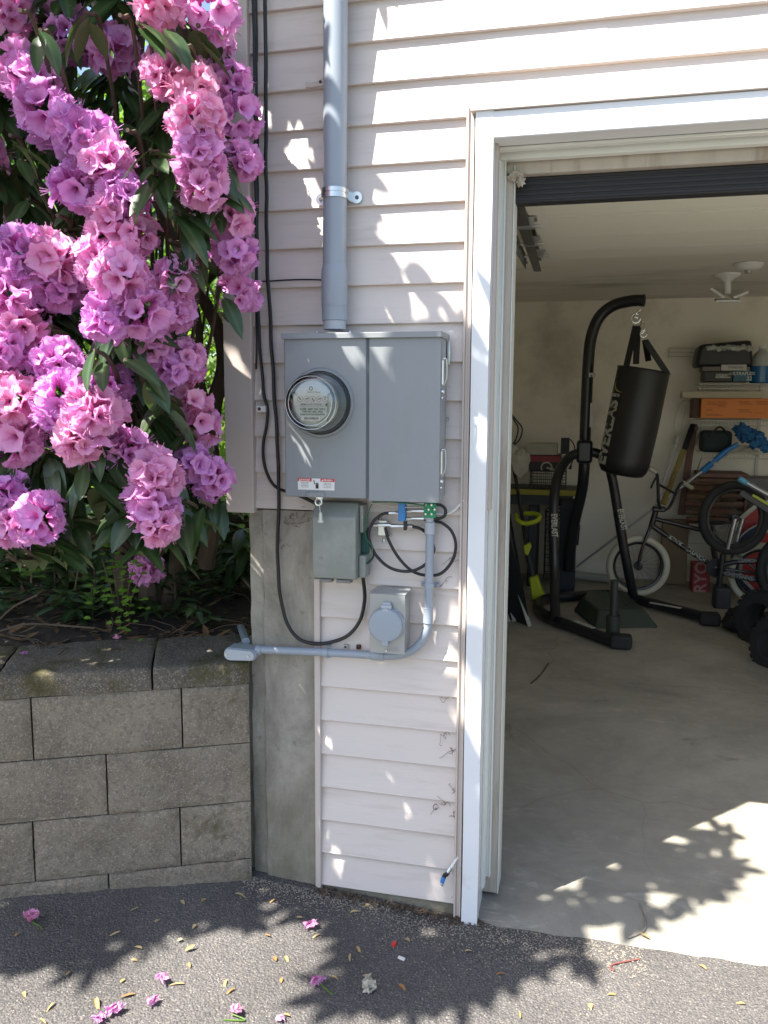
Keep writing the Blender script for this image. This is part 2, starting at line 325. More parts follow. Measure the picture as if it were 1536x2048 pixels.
def petalmat():
    m,nt,b=newmat('rhododendron_petal');N=nt.nodes
    at=N.new('ShaderNodeAttribute');at.attribute_name='t';oi=N.new('ShaderNodeObjectInfo')
    cr=N.new('ShaderNodeValToRGB');L(nt,at.outputs['Fac'],cr.inputs[0]);e=cr.color_ramp.elements
    e[0].position=0;e[0].color=(.72,.13,.42,1);e[1].position=1;e[1].color=(.92,.46,.74,1)
    q=e.new(.35);q.color=(.92,.47,.70,1);q=e.new(.8);q.color=(.94,.54,.78,1)
    c2=N.new('ShaderNodeMix');c2.data_type='RGBA';c2.blend_type='MULTIPLY';c2.inputs[0].default_value=1;L(nt,cr.outputs[0],c2.inputs[6])
    r2=N.new('ShaderNodeValToRGB');L(nt,oi.outputs['Random'],r2.inputs[0]);r2.color_ramp.elements[0].color=(.84,.72,1.0,1);r2.color_ramp.elements[1].color=(1.,.95,.93,1);L(nt,r2.outputs[0],c2.inputs[7])
    # speckles in throat
    tc=N.new('ShaderNodeTexCoord');v=N.new('ShaderNodeTexVoronoi');v.inputs['Scale'].default_value=330;L(nt,tc.outputs['Object'],v.inputs['Vector'])
    lt=N.new('ShaderNodeMath');lt.operation='LESS_THAN';lt.inputs[1].default_value=.22;L(nt,v.outputs['Distance'],lt.inputs[0])
    g=N.new('ShaderNodeMapRange');g.inputs[1].default_value=.62;g.inputs[2].default_value=.25;g.inputs[4].default_value=.5;L(nt,at.outputs['Fac'],g.inputs[0])
    mu=N.new('ShaderNodeMath');mu.operation='MULTIPLY';L(nt,lt.outputs[0],mu.inputs[0]);L(nt,g.outputs[0],mu.inputs[1])
    c3=N.new('ShaderNodeMix');c3.data_type='RGBA';L(nt,mu.outputs[0],c3.inputs[0]);L(nt,c2.outputs[2],c3.inputs[6]);c3.inputs[7].default_value=(.35,.03,.12,1)
    L(nt,c3.outputs[2],b.inputs['Base Color']);b.inputs['Roughness'].default_value=.55;b.inputs['Specular IOR Level'].default_value=.3
    t=N.new('ShaderNodeBsdfTranslucent');L(nt,c3.outputs[2],t.inputs[0])
    ms=N.new('ShaderNodeMixShader');ms.inputs[0].default_value=.42;L(nt,b.outputs[0],ms.inputs[1]);L(nt,t.outputs[0],ms.inputs[2]);L(nt,ms.outputs[0],N['Material Output'].inputs[0])
    return m
m_petal=petalmat()
def glassmat(name,tint=(1,1,1),rough=.02,f0=1.45):
    m,nt,b=newmat(name);N=nt.nodes
    t=N.new('ShaderNodeBsdfTransparent');t.inputs[0].default_value=(*tint,1);g=N.new('ShaderNodeBsdfGlossy');g.inputs['Roughness'].default_value=rough
    fr=N.new('ShaderNodeFresnel');fr.inputs[0].default_value=f0;ms=N.new('ShaderNodeMixShader');L(nt,fr.outputs[0],ms.inputs[0]);L(nt,t.outputs[0],ms.inputs[1]);L(nt,g.outputs[0],ms.inputs[2]);L(nt,ms.outputs[0],N['Material Output'].inputs[0])
    return m
m_glass=glassmat('meter_glass',(.96,.98,.97),.03,1.75)
m_clear=glassmat('clear_plastic',(.75,.8,.82),.1,1.5)
# ------------------------------------------------------------ GROUND
def gz(x,y):
    w=0 if x>-.31 else min(.075,(-.31-x)*.066)
    z=w+min(0,(y+.02))*.018 - .004
    return z+ .0025*noise.noise(Vector((x*6,y*6,0)))
SIDE=-.99   # planting bed and wall
mb=MB();nx,ny=90,70
xs=[-14+ (i/ nx)*0 for i in range(0)]
def lin(a,b,n):return [a+(b-a)*i/n for i in range(n+1)]
xs=lin(-16,-2.4,14)[:-1]+lin(-2.4,1.4,90)[:-1]+lin(1.4,16,14)
ys=lin(-18,-2.2,12)[:-1]+lin(-2.2,-.012,60)
vs=[(x,y,gz(x,y)) for y in ys for x in xs];n=len(xs)
mb.add(vs,[(j*n+i,j*n+i+1,(j+1)*n+i+1,(j+1)*n+i) for j in range(len(ys)-1) for i in range(n-1)])
# strip under the wall base, left of the garage floor
xs2=[x for x in xs if -2.4<=x<=-.2];vs=[(x,y,gz(x,y)) for y in(-.012,.12) for x in xs2];n=len(xs2)
mb.add(vs,[(i,i+1,n+i+1,n+i) for i in range(n-1)])
tag(build('driveway',mb,m_asph,origin=(0,0,0)),'dark asphalt driveway dappled with leaf shadow and fallen petals','driveway',kind='structure')
mb=MB();mb.box(-60,60,-80,80,-.9,-.55)
tag(build('lawn',mb,mat('grass_ground',(.07,.11,.03),.9,var=.4,vs=3),origin=(0,0,0)),'grass ground around the driveway','lawn',kind='structure')
# garage floor (concrete), slightly rough front edge, threshold strip
XL,XR,YB,ZC=-.86,5.2,5.06,2.315
mb=MB();xs=lin(-.262,4.72,160);ys=lin(-.016,.235,5)
def fz(x,y):return .0015*noise.noise(Vector((x*4,y*4,3)))
vs=[(x,(y if j else y+.006*noise.noise(Vector((x*14,0,0)))),fz(x,y)-(0 if j else .004)) for j,y in enumerate(ys) for x in xs];n=len(xs)
for i_ in range(n):vs[-n+i_]=(vs[-n+i_][0],.235+.035*noise.noise(Vector((xs[i_]*3,0,0)))+.02*noise.noise(Vector((xs[i_]*11,0,0))),vs[-n+i_][2])
mb.add(vs,[(j*n+i,j*n+i+1,(j+1)*n+i+1,(j+1)*n+i) for j in range(len(ys)-1) for i in range(n-1)])
tag(build('garage_threshold',mb,m_floor2,origin=(0,0,0)),'brushed pale concrete threshold at the garage opening','floor',kind='structure')
mb=MB();xs=lin(XL-.05,XR,60);ys=lin(.15,YB,60)
vs=[(x,y,fz(x,y)-.0035) for y in ys for x in xs];n=len(xs)
mb.add(vs,[(j*n+i,j*n+i+1,(j+1)*n+i+1,(j+1)*n+i) for j in range(len(ys)-1) for i in range(n-1)])
tag(build('garage_floor',mb,m_floor,origin=(0,0,0)),'stained grey concrete garage floor','floor',kind='structure')
# ------------------------------------------------------------ HOUSE
house=thing('house','pale pink beige clapboard house wall with open garage','house',(-.3,.1,0))
Z0=1.4411+.0064*2.2; CS=.10162      # course bottoms at Z0+k*CS
XC0=P(509,900).x; XS1=P(921,1100).x; XJ=P(935,1100).x
def course(mb,x0,x1,zb,h=CS,p=.0135,yo=0.):
    # clapboard: sloping face, rounded butt, real underside
    n=max(2,int((x1-x0)/.12));pro=[(p*.9,zb+h+.012),( .0145*0+.0115,zb+h),(0.002,zb+h*.12),(0,zb+.004),(.0012,zb),(.016,zb+.0005)]
    pro=[(.0140,zb+h+.006),(.0125,zb+h*.98),(.001,zb+.006),(0,zb+.002),(.0012,zb),(.0165,zb)]
    vs=[];
    for i in range(n+1):
        x=x0+(x1-x0)*i/n
        for k,(y,z) in enumerate(pro):
            w=.0011*noise.noise(Vector((x*5,zb*9,0)))
            vs.append((x,y+w-yo,z+.0012*noise.noise(Vector((x*3.1,zb*5,4)))*(1 if k>1 else 0)))
    m=len(pro)
    mb.add(vs,[(i*m+k,i*m+k+1,(i+1)*m+k+1,(i+1)*m+k) for i in range(n) for k in range(m-1)])
zhead=2.103
mb=MB();k=-13
cs=[]
for k in range(-15,32):
    zb=Z0+k*CS
    if zb<.03: continue
    if zb>=2.12:
        xj=(P(1225,15).x if k%4==1 else P(1410,160).x+.9*(k%4) if k%2 else None)
        if xj: course(mb,XC0,xj,zb);course(mb,xj-.02,5.3,zb,yo=.0016)
        else: course(mb,XC0,5.3,zb,h=CS,p=.0135)
    else:
        if zb>1.13: course(mb,XC0,XS1,zb)
        else: course(mb,P(641,1500).x,XS1,zb)
build('siding',mb,m_siding,house,sharp=30)
# lap joint seams in the sunlit courses
# sheathing behind siding
mb=MB();mb.box(XC0-.06,-.245,.018,.10,1.165,4.6);mb.box(-.245,5.3,.018,.10,2.16,4.6);mb.box(-.75,-.262,.018,.10,.0,1.163)
build('wall_sheathing',mb,m_trim,house)
# bottom partial course of lower panel sits in dirt: starter strip
mb=MB();mb.box(P(641,1500).x,XS1,.008,.016,-.02,Z0-14*CS-.002);build('starter_strip',mb,m_conc,house)
# corner board
mb=MB();xa=-.994;xb=XC0+.002
mb.box(xa,xb,-.016,.014,P(480,1024).z,4.6);mb.box(xa,xa+.014,.0145,2.2,P(480,1024).z,4.6)
build('corner_board',mb,m_trim,house,bevel=.003)
# J channels
mb=MB();xl=P(631,1500).x;xr=P(642.5,1500).x
mb.box(xl,xr,-.008,.014,.022,P(637,1157).z);build('trim_strip',mb,m_trim,house,bevel=.002)
mb=MB()
for a,b,y in((P(920,1100).x,P(924,1100).x,-.012),(P(924,1100).x,P(931,1100).x,-.006),(P(931,1100).x,P(934.5,1100).x,-.012)):
    mb.box(a,b+.0005,y,.014,.0,2.19)
build('trim_strip',mb,m_trim,house,bevel=.0012)
# foundation
mb=MB();fx0=P(502,1300,.01).x
def slab(mb,x0,x1,z0,z1,y,nx=16,nz=60,amp=.003,th=.28):
    vs=[];fs=[]
    for j in range(nz+1):
        for i in range(nx+1):
            x=x0+(x1-x0)*i/nx;z=z0+(z1-z0)*j/nz
            vs.append((x+(.004*noise.noise(Vector((z*14,x,0))) if i==0 else 0),y+amp*noise.noise(Vector((x*9,z*9,1)))+amp*.6*noise.noise(Vector((x*40,z*40,1))),z))
    n=nx+1
    mb.add(vs,[(j*n+i,j*n+i+1,(j+1)*n+i+1,(j+1)*n+i) for j in range(nz) for i in range(nx)])
    mb.box(x0+.004,x1,y+.006,y+th,z0,z1)
xseam=P(529,1300,.01).x
slab(mb,xseam+.0015,P(634,1300,.01).x,-.1,1.146,.008)
mb.box(P(634,1300,.01).x,-.262,.02,.24,-.1,.0)
build('foundation',mb,m_conc,house)
mb=MB();slab(mb,fx0,xseam-.0015,-.1,1.144,.016,8,70,.0045);mb.box(fx0+.01,fx0+.2,.3,5.3,-.1,1.144);mb.box(fx0-.05,fx0+.003,.03,.28,-.1,.74)
build('foundation_edge',mb,m_concL,house)
# casing left (front face + return), dented metal wrap
def sheetwave(mb,x0,x1,y,z0,z1,th,nz=90,wx=.0):
    vs=[];
    for j in range(nz+1):
        z=z0+(z1-z0)*j/nz
        d=.0022*noise.noise(Vector((z*3,0,0)))+.0012*noise.noise(Vector((z*11,2,0)))
        e=.002*noise.noise(Vector((z*2.3,5,0)))
        vs+=[(x0+e,y+th,z),(x0+e,y+d,z),((x0+x1)/2,y+d*1.8+.001*noise.noise(Vector((z*5,9,0))),z),(x1+e,y+d,z),(x1+e,y+th,z)]
    mb.add(vs,[(j*5+k,j*5+k+1,(j+1)*5+k+1,(j+1)*5+k) for j in range(nz) for k in range(4)])
cx0=P(936.5,1100,-.02).x;cx1=P(971,1000,-.03).x
mb=MB();sheetwave(mb,cx0,cx1,-.028,-.02,2.172,.045)
build('side_casing',mb,m_casing,house,sharp=50)
mb=MB();mb.box(cx1-.004,cx1-.0015,-.018,.105,0.0,zhead+.002);mb.box(cx0+.01,cx1-.005,.017,.105,-.02,2.17)
build('jamb_return',mb,m_casing,house)
# wavy vinyl stop + dark gap
mb=MB();xj=cx1+.004
vs=[];nz=110
for j in range(nz+1):
    z=.06+(zhead-.03-.06)*j/nz;w=.004*noise.noise(Vector((z*2.6,0,7)))+.0015*noise.noise(Vector((z*9,0,7)))
    vs+=[(cx1-.001,.05,z),(cx1+.006+w,.048,z),(cx1+.011+w,.06,z),(cx1+.011+w,.085,z),(cx1-.001,.085,z)]
mb.add(vs,[(j*5+k,j*5+k+1,(j+1)*5+k+1,(j+1)*5+k) for j in range(nz) for k in range(4)])
build('jamb_cover',mb,m_stop,house,sharp=40)
mb=MB();mb.box(cx1-.001,cx1+.018,.09,.112,.075,zhead-.02);mb.box(cx1+.018,cx1+.022,.086,.112,.075,zhead-.02)
build('weatherstrip',mb,m_stop,house,bevel=.002)
wjx=cx1+.041
mb=MB();mb.box(cx1-.02,wjx,.116,.20,.012,zhead-.028);build('wood_jamb',mb,m_oldwood,house,bevel=.002)
mb=MB();mb.box(wjx+.0005,wjx+.0025,.113,.205,.012,zhead-.03);build('jamb_edge',mb,m_stop,house)
# head casing with drip cap, soffit strips
mb=MB();mb.box(cx0+.001,4.8,-.0275,.017,zhead,2.168)
build('head_casing',mb,m_casing,house,bevel=.003)
mb=MB();mb.box(cx0-.012,4.82,-.036,.0,2.1685,2.1735);mb.box(cx0-.012,4.82,-.010,.004,2.1735,2.193)
build('drip_cap',mb,m_trim,house,bevel=.001)
mb=MB();mb.box(cx1-.002,4.75,.017,.105,zhead+.0015,zhead+.06);build('head_return',mb,m_casing,house)
mb=MB();mb.box(cx1+.001,4.74,.048,.072,zhead-.008,zhead+.0005);mb.box(cx1+.001,4.74,.085,.112,zhead-.022,zhead+.0005);build('head_stop',mb,m_stop,house,bevel=.002)
mb=MB();mb.box(wjx-.02,4.73,.118,.20,zhead-.052,zhead-.004);build('head_jamb_wood',mb,m_oldwood,house,bevel=.002)
m_intw=mat('interior_wall',(.82,.76,.64),.85,var=.08,vs=1.2,bump=.1,bs=25,c2=(.46,.41,.32),c2s=1.1,c2lo=.52,c2hi=.75,c2d=6)
m_ceil=mat('interior_ceiling',(.80,.77,.66),.85,var=.08,vs=1.5,bump=.08,bs=25,c2=(.50,.45,.37),c2s=1.5,c2lo=.5,c2hi=.72,c2d=7,stretch=(.5,1.6,1))
mb=MB();mb.box(XL-.1,XR+.1,YB,YB+.12,-.05,ZC+.4);build('back_wall',mb,m_intw,house)
mb=MB();mb.box(XL-.09,XL,.2,YB,-.05,ZC+.4);build('interior_left_wall',mb,m_intw,house)
mb=MB();mb.box(XR,XR+.12,.018,YB,-.05,ZC+.4);build('interior_right_wall',mb,m_intw,house)
mb=MB();mb.box(XL-.08,XR,.10,YB+.1,ZC,ZC+.08);build('ceiling',mb,m_ceil,house)
mb=MB();mb.box(4.7,5.3,.0,.2,-.05,2.2);mb.box(XL-.05,-.27,.10,.2,0,2.3);mb.box(-.27,5.2,.10,.2,zhead+.065,2.4);build('inner_framing',mb,m_intw,house)
mb=MB();mb.box(XC0-.05,5.4,.10,5.4,4.55,4.7);build('roof',mb,m_trim,house)
# mud nest in corner
mb=MB();c=P(1032,352,.11);mb.blob(c,.022,.02,.014,amp=.3,sc_=4);mb.blob(c+Vector((.012,0,-.012)),.012,.012,.014,amp=.4,seed=3)
tag(build('mud_nest',mb,m_oldwood),'crumbly brown mud nest stuck in the upper corner of the garage opening','nest')
# ------------------------------------------------------------ GARAGE DOOR (open overhead)
gd=thing('garage_door','beige overhead garage door rolled open under the ceiling','garage door',(2.2,1.2,2.1))
m_doorp=mat('door_panel_beige',(.76,.75,.65),.6,var=.04,vs=2)
m_rub=mat('black_rubber_seal',(.018,.018,.02),.6,var=.3,vs=20,stretch=(.3,1,8))
def dz(y):return 2.03+ (y-.18)*.078
mb=MB()
for i in range(4):
    y0=.20+i*.535;y1=y0+.528
    mb.add([(x,y,z+o) for o in (0,.045) for x,y,z in((-.215,y0,dz(y0)),(4.65,y0,dz(y0)),(4.65,y1,dz(y1)),(-.215,y1,dz(y1)))],[(0,1,2,3),(7,6,5,4),(0,4,5,1),(1,5,6,2),(2,6,7,3),(3,7,4,0)])
    mb.add([(x,y,z-.0012+o) for o in (0,.0012) for x,y,z in((-.16,y0+.05,dz(y0+.05)),(4.6,y0+.05,dz(y0+.05)),(4.6,y1-.01,dz(y1-.01)),(-.16,y1-.01,dz(y1-.01)))],[(0,1,2,3),(7,6,5,4),(0,4,5,1),(1,5,6,2),(2,6,7,3),(3,7,4,0)])
build('door_panel',mb,m_doorp,gd,bevel=.002)
mb=MB()
mb.box(-.222,4.66,.150,.196,1.985,2.058)
for i in range(5):mb.box(-.222,4.66,.1465,.150,1.990+i*.013,1.998+i*.013)
build('bottom_seal',mb,m_rub,gd,bevel=.002)
mb=MB();mb.box(-.222,4.66,.1455,.20,2.0585,2.064);build('seal_retainer',mb,m_galv,gd)
for (px,py,Y) in((1056,442,.72),(1065,497,1.25),(1077,530,1.75)):
    c=P(px,py,Y);z=dz(Y)-.008
    mb=MB();mb.box(c.x-.04,c.x+.03,Y-.03,Y+.03,z-.003,z+.001);mb.box(c.x-.035,c.x+.02,Y-.022,Y-.019,z-.03,z);mb.box(c.x-.035,c.x+.02,Y+.019,Y+.022,z-.03,z)
    mb.tube([(c.x-.07,Y,z-.024),(c.x+.045,Y,z-.024)],.006,8)
    mb.prism([(c.x-.03,Y-.012,z),(c.x-.02,Y-.012,z-.028),(c.x+.01,Y-.012,z-.03),(c.x+.02,Y-.012,z)],(0,.004,0))
    h=build('hinge',mb,m_galv,gd)
    mb=MB();mb.lathe((c.x-.075,Y,z-.024),(1,0,0),[(0,.010),(0,.024),(.012,.024),(.012,.010)],16);build('roller',mb,m_steel,h)
m_track=mat('track_dark_steel',(.16,.16,.16),.4,.8,var=.2)
mb=MB();tx=-.262
pa=Vector((P(1034,440,.5).x,.35,2.045));pb=Vector((P(1064,575,2.3).x,2.45,2.19))
mb.bar(pa,pb,.004,.028,side=(0,0,1));mb.bar(pa+Vector((.018,0,.028)),pb+Vector((.018,0,.028)),.018,.003,side=(0,0,1));mb.bar(pa+Vector((.018,0,-.028)),pb+Vector((.018,0,-.028)),.018,.003,side=(0,0,1))
tr=build('track',mb,m_track,gd)
mb=MB();q0=pa+Vector((-.02,.25,-.06));q1=pb+Vector((-.02,-.35,-.04));mb.bar(q0,q1,.002,.03,side=(0,0,1))
for i in range(7):
    q=q0+(q1-q0)*(i/6);mb.lathe(q+Vector((.002,0,0)),(1,0,0),[(0,.006),(.006,.006)],8)
build('angle_bracket',mb,m_track,gd)
# ------------------------------------------------------------ RETAINING WALL
RW0=Vector((-.921,-.033,0));DW=Vector((-.898,-.44,0)).normalized();NW=Vector((-DW.y*-1,DW.x,0))
NW=Vector((.44,-.898,0)).normalized()
def PW(px,py,off=0.):
    d=ray(px,py);o=RW0+NW*off;t=(o-CAM).dot(NW)/d.dot(NW);return CAM+d*t
def sW(px,py):return (PW(px,py)-RW0).dot(DW)
zc=[PW(499,y).z for y in(1368,1490.6,1605.5,1718.5)]
hb=(zc[0]-zc[3])/3
zl=[zc[0],zc[0]-hb,zc[0]-2*hb,zc[0]-3*hb,zc[0]-4*hb]
LB=abs(sW(62,1430)-sW(364,1430))
js=[[sW(364,1440),sW(62,1430)],[sW(213,1555)],[sW(361,1675),sW(67,1700)],[sW(217,1770)]]
rw=thing('retaining_wall','mossy tan concrete block retaining wall holding up the planting bed','retaining wall',(RW0.x-.6,RW0.y-.3,0))
def wallblock(mb,s0,s1,z0,z1,depth,amp,seed,nx=34,nz=16,rnd=.006,top=False,off=0.):
    vs=[];g=.0022
    s0+=g;s1-=g;z0+=g*.7;z1-=g*.7
    for j in range(nz+1):
        for i in range(nx+1):
            a=i/nx;b=j/nz;s=s0+(s1-s0)*a;z=z0+(z1-z0)*b
            e=min(a*(s1-s0),(1-a)*(s1-s0),b*(z1-z0),(1-b)*(z1-z0));rd=max(0,1-e/.012)
            o=off+amp*noise.noise(Vector((s*7+seed*5,z*9,seed)))+amp*.7*noise.noise(Vector((s*55,z*55,seed)))-rnd*rd**2
            p=RW0+DW*s+NW*o;p.z=z+(.0015*noise.noise(Vector((s*20,seed,0))) if e==0 else 0);vs.append(p)
    n=nx+1;fs=[(j*n+i,(j+1)*n+i,(j+1)*n+i+1,j*n+i+1) for j in range(nz) for i in range(nx)]
    # body
    def q(s,z,d):p=RW0+DW*s-NW*d;p.z=z;return p
    mb.add(vs,fs)
    mb.obox(RW0+DW*((s0+s1)/2)-NW*(depth/2+.006-off)+Vector((0,0,(z0+z1)/2)),DW*(s1-s0)/2,NW*(depth/2),Vector((0,0,(z1-z0)/2-(.0 if not top else .001))))
sd_=0
for r_ in range(4):
    z1,z0=zl[r_],zl[r_+1];j=[.0025]+sorted(js[r_])
    while j[-1]<1.9:j.append(j[-1]+LB)
    for a,b in zip(j[:-1],j[1:]):
        sd_+=1;mb=MB();wallblock(mb,a,b,z0,z1,.28,.009,sd_,off=-.000*r_);build('wall_block',mb,m_block,rw,sharp=60)
# cap: rough split top course
zcap=PW(304,1334).z
jc=[-.0,sW(304,1350)]
while jc[-1]<1.9:jc.append(jc[-1]+LB*1.02)
capd=.30
for a,b in zip(jc[:-1],jc[1:]):
    sd_+=1;mb=MB();nx,ny=40,30;vs=[]
    s0,s1=a+.003,b-.003
    zb=zc[0]+.0015
    prof=[]
    for j in range(ny+1):
        for i in range(nx+1):
            aa=i/nx;s=s0+(s1-s0)*aa
            if j<=8: d=0;z=zb+(zcap-zb)*j/8
            else: d=capd*(j-8)/(ny-8);z=zcap
            e=min(aa*(s1-s0),(1-aa)*(s1-s0));rd=max(0,1-e/.012)**2
            o=.007*noise.noise(Vector((s*8,z*8+d*8,sd_)))+.004*noise.noise(Vector((s*45,z*45+d*45,sd_)))
            cr=max(0,1-abs((j-8))/3.);
            p=RW0+DW*s-NW*(d-(o if j<=8 else 0)+.006*cr**2+.004*rd);p.z=z+(o*.7 if j>=8 else 0)-.005*cr**2-.005*rd*(j>=8)
            vs.append(p)
    n=nx+1;mb.add(vs,[(j*n+i,(j+1)*n+i,(j+1)*n+i+1,j*n+i+1) for j in range(ny) for i in range(nx)])
    mb.obox(RW0+DW*((s0+s1)/2)-NW*(capd/2)+Vector((0,0,(zb+zcap)/2-.006)),DW*((s1-s0)/2-.004),NW*(capd/2-.012),Vector((0,0,(zcap-zb)/2-.006)))
    build('cap_block',mb,m_cap,rw,sharp=60)
# planting bed soil
mb=MB();ns,nd=60,60;vs=[]
def soilz(p,d):return zcap-.012+.03*min(1,d/.6)+.018*noise.noise(p*5)+.012*noise.noise(p*17)+.006*noise.noise(p*45)
def bedpt(s,d):
    p=RW0+DW*s-NW*(capd-.02+d);return p
for j in range(nd+1):
    d=6*(j/nd)**2.2
    for i in range(ns+1):
        s=-.35+4*(i/ns)**1.5; s0_=s
        p=bedpt(s,d); p.x=min(p.x,fx0+.012) if p.y<5.4 else p.x
        p.z=0;q=Vector((p.x,p.y,0));p.z=soilz(q,d);vs.append(p)
n=ns+1;mb.add(vs,[(j*n+i,(j+1)*n+i,(j+1)*n+i+1,j*n+i+1) for j in range(nd) for i in range(ns)])
tag(build('planting_bed',mb,m_soil,origin=(-1.4,.4,zcap)),'dark leaf strewn soil of the planting bed behind the wall','planting bed',kind='structure')
mb=MB();mb.box(-14,fx0+.05,5.2,30,.5,zcap+.03);mb.box(-14,-4.2,-1,5.2,.5,zcap+.03)
tag(build('back_garden',mb,mat('garden_ground',(.07,.10,.03),.9,var=.5,vs=3),origin=(-6,8,.5)),'green ground behind the planting bed','garden',kind='structure')
mb=MB();c=P(478,1052,.9);mb.blob(c,.10,.05,.045,amp=.12,seed=5);
tag(build('mossy_stone',mb,blockmat('moss_stone',(.12,.10,.07),.35)),'moss covered stone in the bed just below the corner board','stone')
# ------------------------------------------------------------ SERVICE PIPE
def vx(px,py,Y):return P(px,py,Y)
yp=-.048
cx_=P(668.5,300,yp).x;rp=abs(P(692,300,yp).x-P(646,300,yp).x)/2
sp=thing('service_pipe','thick grey plastic conduit running up the siding from the meter cabinet','pipe',(cx_,yp,P(668,655,yp).z))
zcT=P(668,540,yp).z;zcM=P(668,612,yp).z;zcB=P(668,640,yp).z;zbot=P(668,654,yp).z
mb=MB();mb.tube([(cx_+.012,yp,4.2),(cx_+.004,yp,2.3),(cx_,yp,zcT)],rp,28);build('pipe',mb,m_pipe,sp)
mb=MB();rc=rp*1.12;mb.lathe((cx_,yp,zcT),(0,0,-1),[(-.012,rp*1.0),(0,rc*.985),(.01,rc),(zcT-zcM,rc),(zcT-zcM+.001,rc*.99)],32);build('coupling',mb,m_pipe,sp)
mb=MB();mb.lathe((cx_,yp,zcM-.0012),(0,0,-1),[(0,rc*.99),(.002,rc*.97),(zcM-zcB,rc*.96),(zcM-zcB+.002,rc*.9)],32);build('adapter',mb,m_pipe,sp)
mb=MB();mb.lathe((cx_,yp,zcB-.003),(0,0,-1),[(0,rp*.97),(zcB-zbot+.004,rp*.97)],32);build('hub',mb,m_pipe2,sp)
zs=P(668,388,yp).z
mb=MB()
for dz_ in(-.008,.006):mb.lathe((cx_,yp,zs+dz_-.005),(0,0,1),[(0,rp+.0005),(0,rp+.004),(.010,rp+.004),(.010,rp+.0005)],32)
mb.lathe((cx_,yp,zs-.012),(0,0,1),[(0,rp+.0005),(0,rp+.002),(.024,rp+.002),(.024,rp+.0005)],32)
for sgn in(-1,1):
    mb.box(cx_+sgn*(rp+.002)-.002,cx_+sgn*(rp+.002)+.002,yp+.01,-.006,zs-.013,zs+.013)
    mb.lathe((cx_+sgn*(rp+.018),-.006,zs-.002),(0,-1,0),[(0,.015),(.003,.015)],18);mb.box(min(cx_+sgn*rp,cx_+sgn*(rp+.018)),max(cx_+sgn*rp,cx_+sgn*(rp+.018)),-.0088,-.0062,zs-.013,zs+.013)
st=build('strap',mb,m_galv,sp,sharp=30)
for sgn in(-1,1):
    mb=MB();mb.lathe((cx_+sgn*(rp+.019),-.009,zs-.002),(0,-1,0),[(0,.0055),(.004,.0045)],8);build('screw',mb,m_boxs,st)
# ------------------------------------------------------------ METER CABINET
yb=-.112
A=P(567,668,yb);Bq=P(880,1003,yb);C_=P(567,992,yb)
bx0=A.x;bx1=P(880,830,yb).x;bz1=P(720,668,yb).z;bz0=P(720,998,yb).z
mc=thing('meter_cabinet','grey steel electric meter cabinet with two doors and a round glass meter','electric cabinet',((bx0+bx1)/2,-.05,bz0))
mb=MB();mb.box(bx0+.002,bx1-.002,-.1,-.005,bz0+.006,bz1-.004);build('cabinet_body',mb,m_box,mc,bevel=.003)
xs_=P(735,830,yb).x
mb=MB();mb.box(bx0,xs_-.0035,yb,-.1008,bz0,bz1-.003);dl=build('meter_door',mb,m_box,mc,bevel=.004,bseg=3)
mb=MB();mb.box(xs_+.0035,bx1,yb+.001,-.1008,bz0-.004,bz1-.003);mb.box(bx1-.0015,bx1+.0012,-.1004,-.045,bz0+.002,bz1-.003);dr=build('breaker_door',mb,m_box,mc,bevel=.004,bseg=3)
mb=MB();mb.box(xs_-.0034,xs_+.0034,yb+.0035,-.1005,bz0+.002,bz1-.004);build('door_gap',mb,m_boxs,mc)
mb=MB();mb.box(bx0-.004,bx1+.002,yb-.006,-.008,bz1-.001,bz1+.0035);mb.box(bx0-.004,bx1+.002,yb-.0095,yb-.0062,bz1-.011,bz1+.0035);mb.box(bx1+.0022,bx1+.0045,yb-.0095,-.008,bz1-.012,bz1+.0035)
build('rain_hood',mb,m_box,mc,bevel=.0012)
mb=MB();xh=P(668,655,-.06).x;mb.lathe((xh-.0,yp,bz1+.0036),(0,0,1),[(0,.052),(.003,.052)],28)
for a in(-.045,.045):mb.lathe((xh+a,yp-.02,bz1+.0064),(0,0,1),[(0,.004),(.006,.003)],8)
build('hub_plate',mb,m_galv,mc)
# latches on the right side
for py in(745,925):
    c=P(889,py,-.09);zq=c.z
    xx=bx1+.0015;mb=MB();mb.box(xx,xx+.004,-.101,-.086,zq-.03,zq+.032)
    mb.tube(smoothpath([(xx+.002,-.106,zq+.03),(xx+.006,-.108,zq+.034),(xx+.012,-.106,zq+.03),(xx+.013,-.104,zq-.005),(xx+.009,-.103,zq-.026),(xx+.002,-.102,zq-.034)],5),.0016,6)
    mb.lathe((xx,-.1,zq-.048),(1,0,0),[(0,.005),(.005,.005),(.007,.003)],10);mb.lathe((xx,-.1,zq-.064),(1,0,0),[(0,.004),(.004,.004)],10)
    build('latch',mb,m_galv,mc)
mb=MB();c=P(897,690,-.02);mb.box(bx1+.001,bx1+.010,-.028,-.012,bz1-.075,bz1-.015);build('mounting_ear',mb,m_galv,mc,bevel=.002)
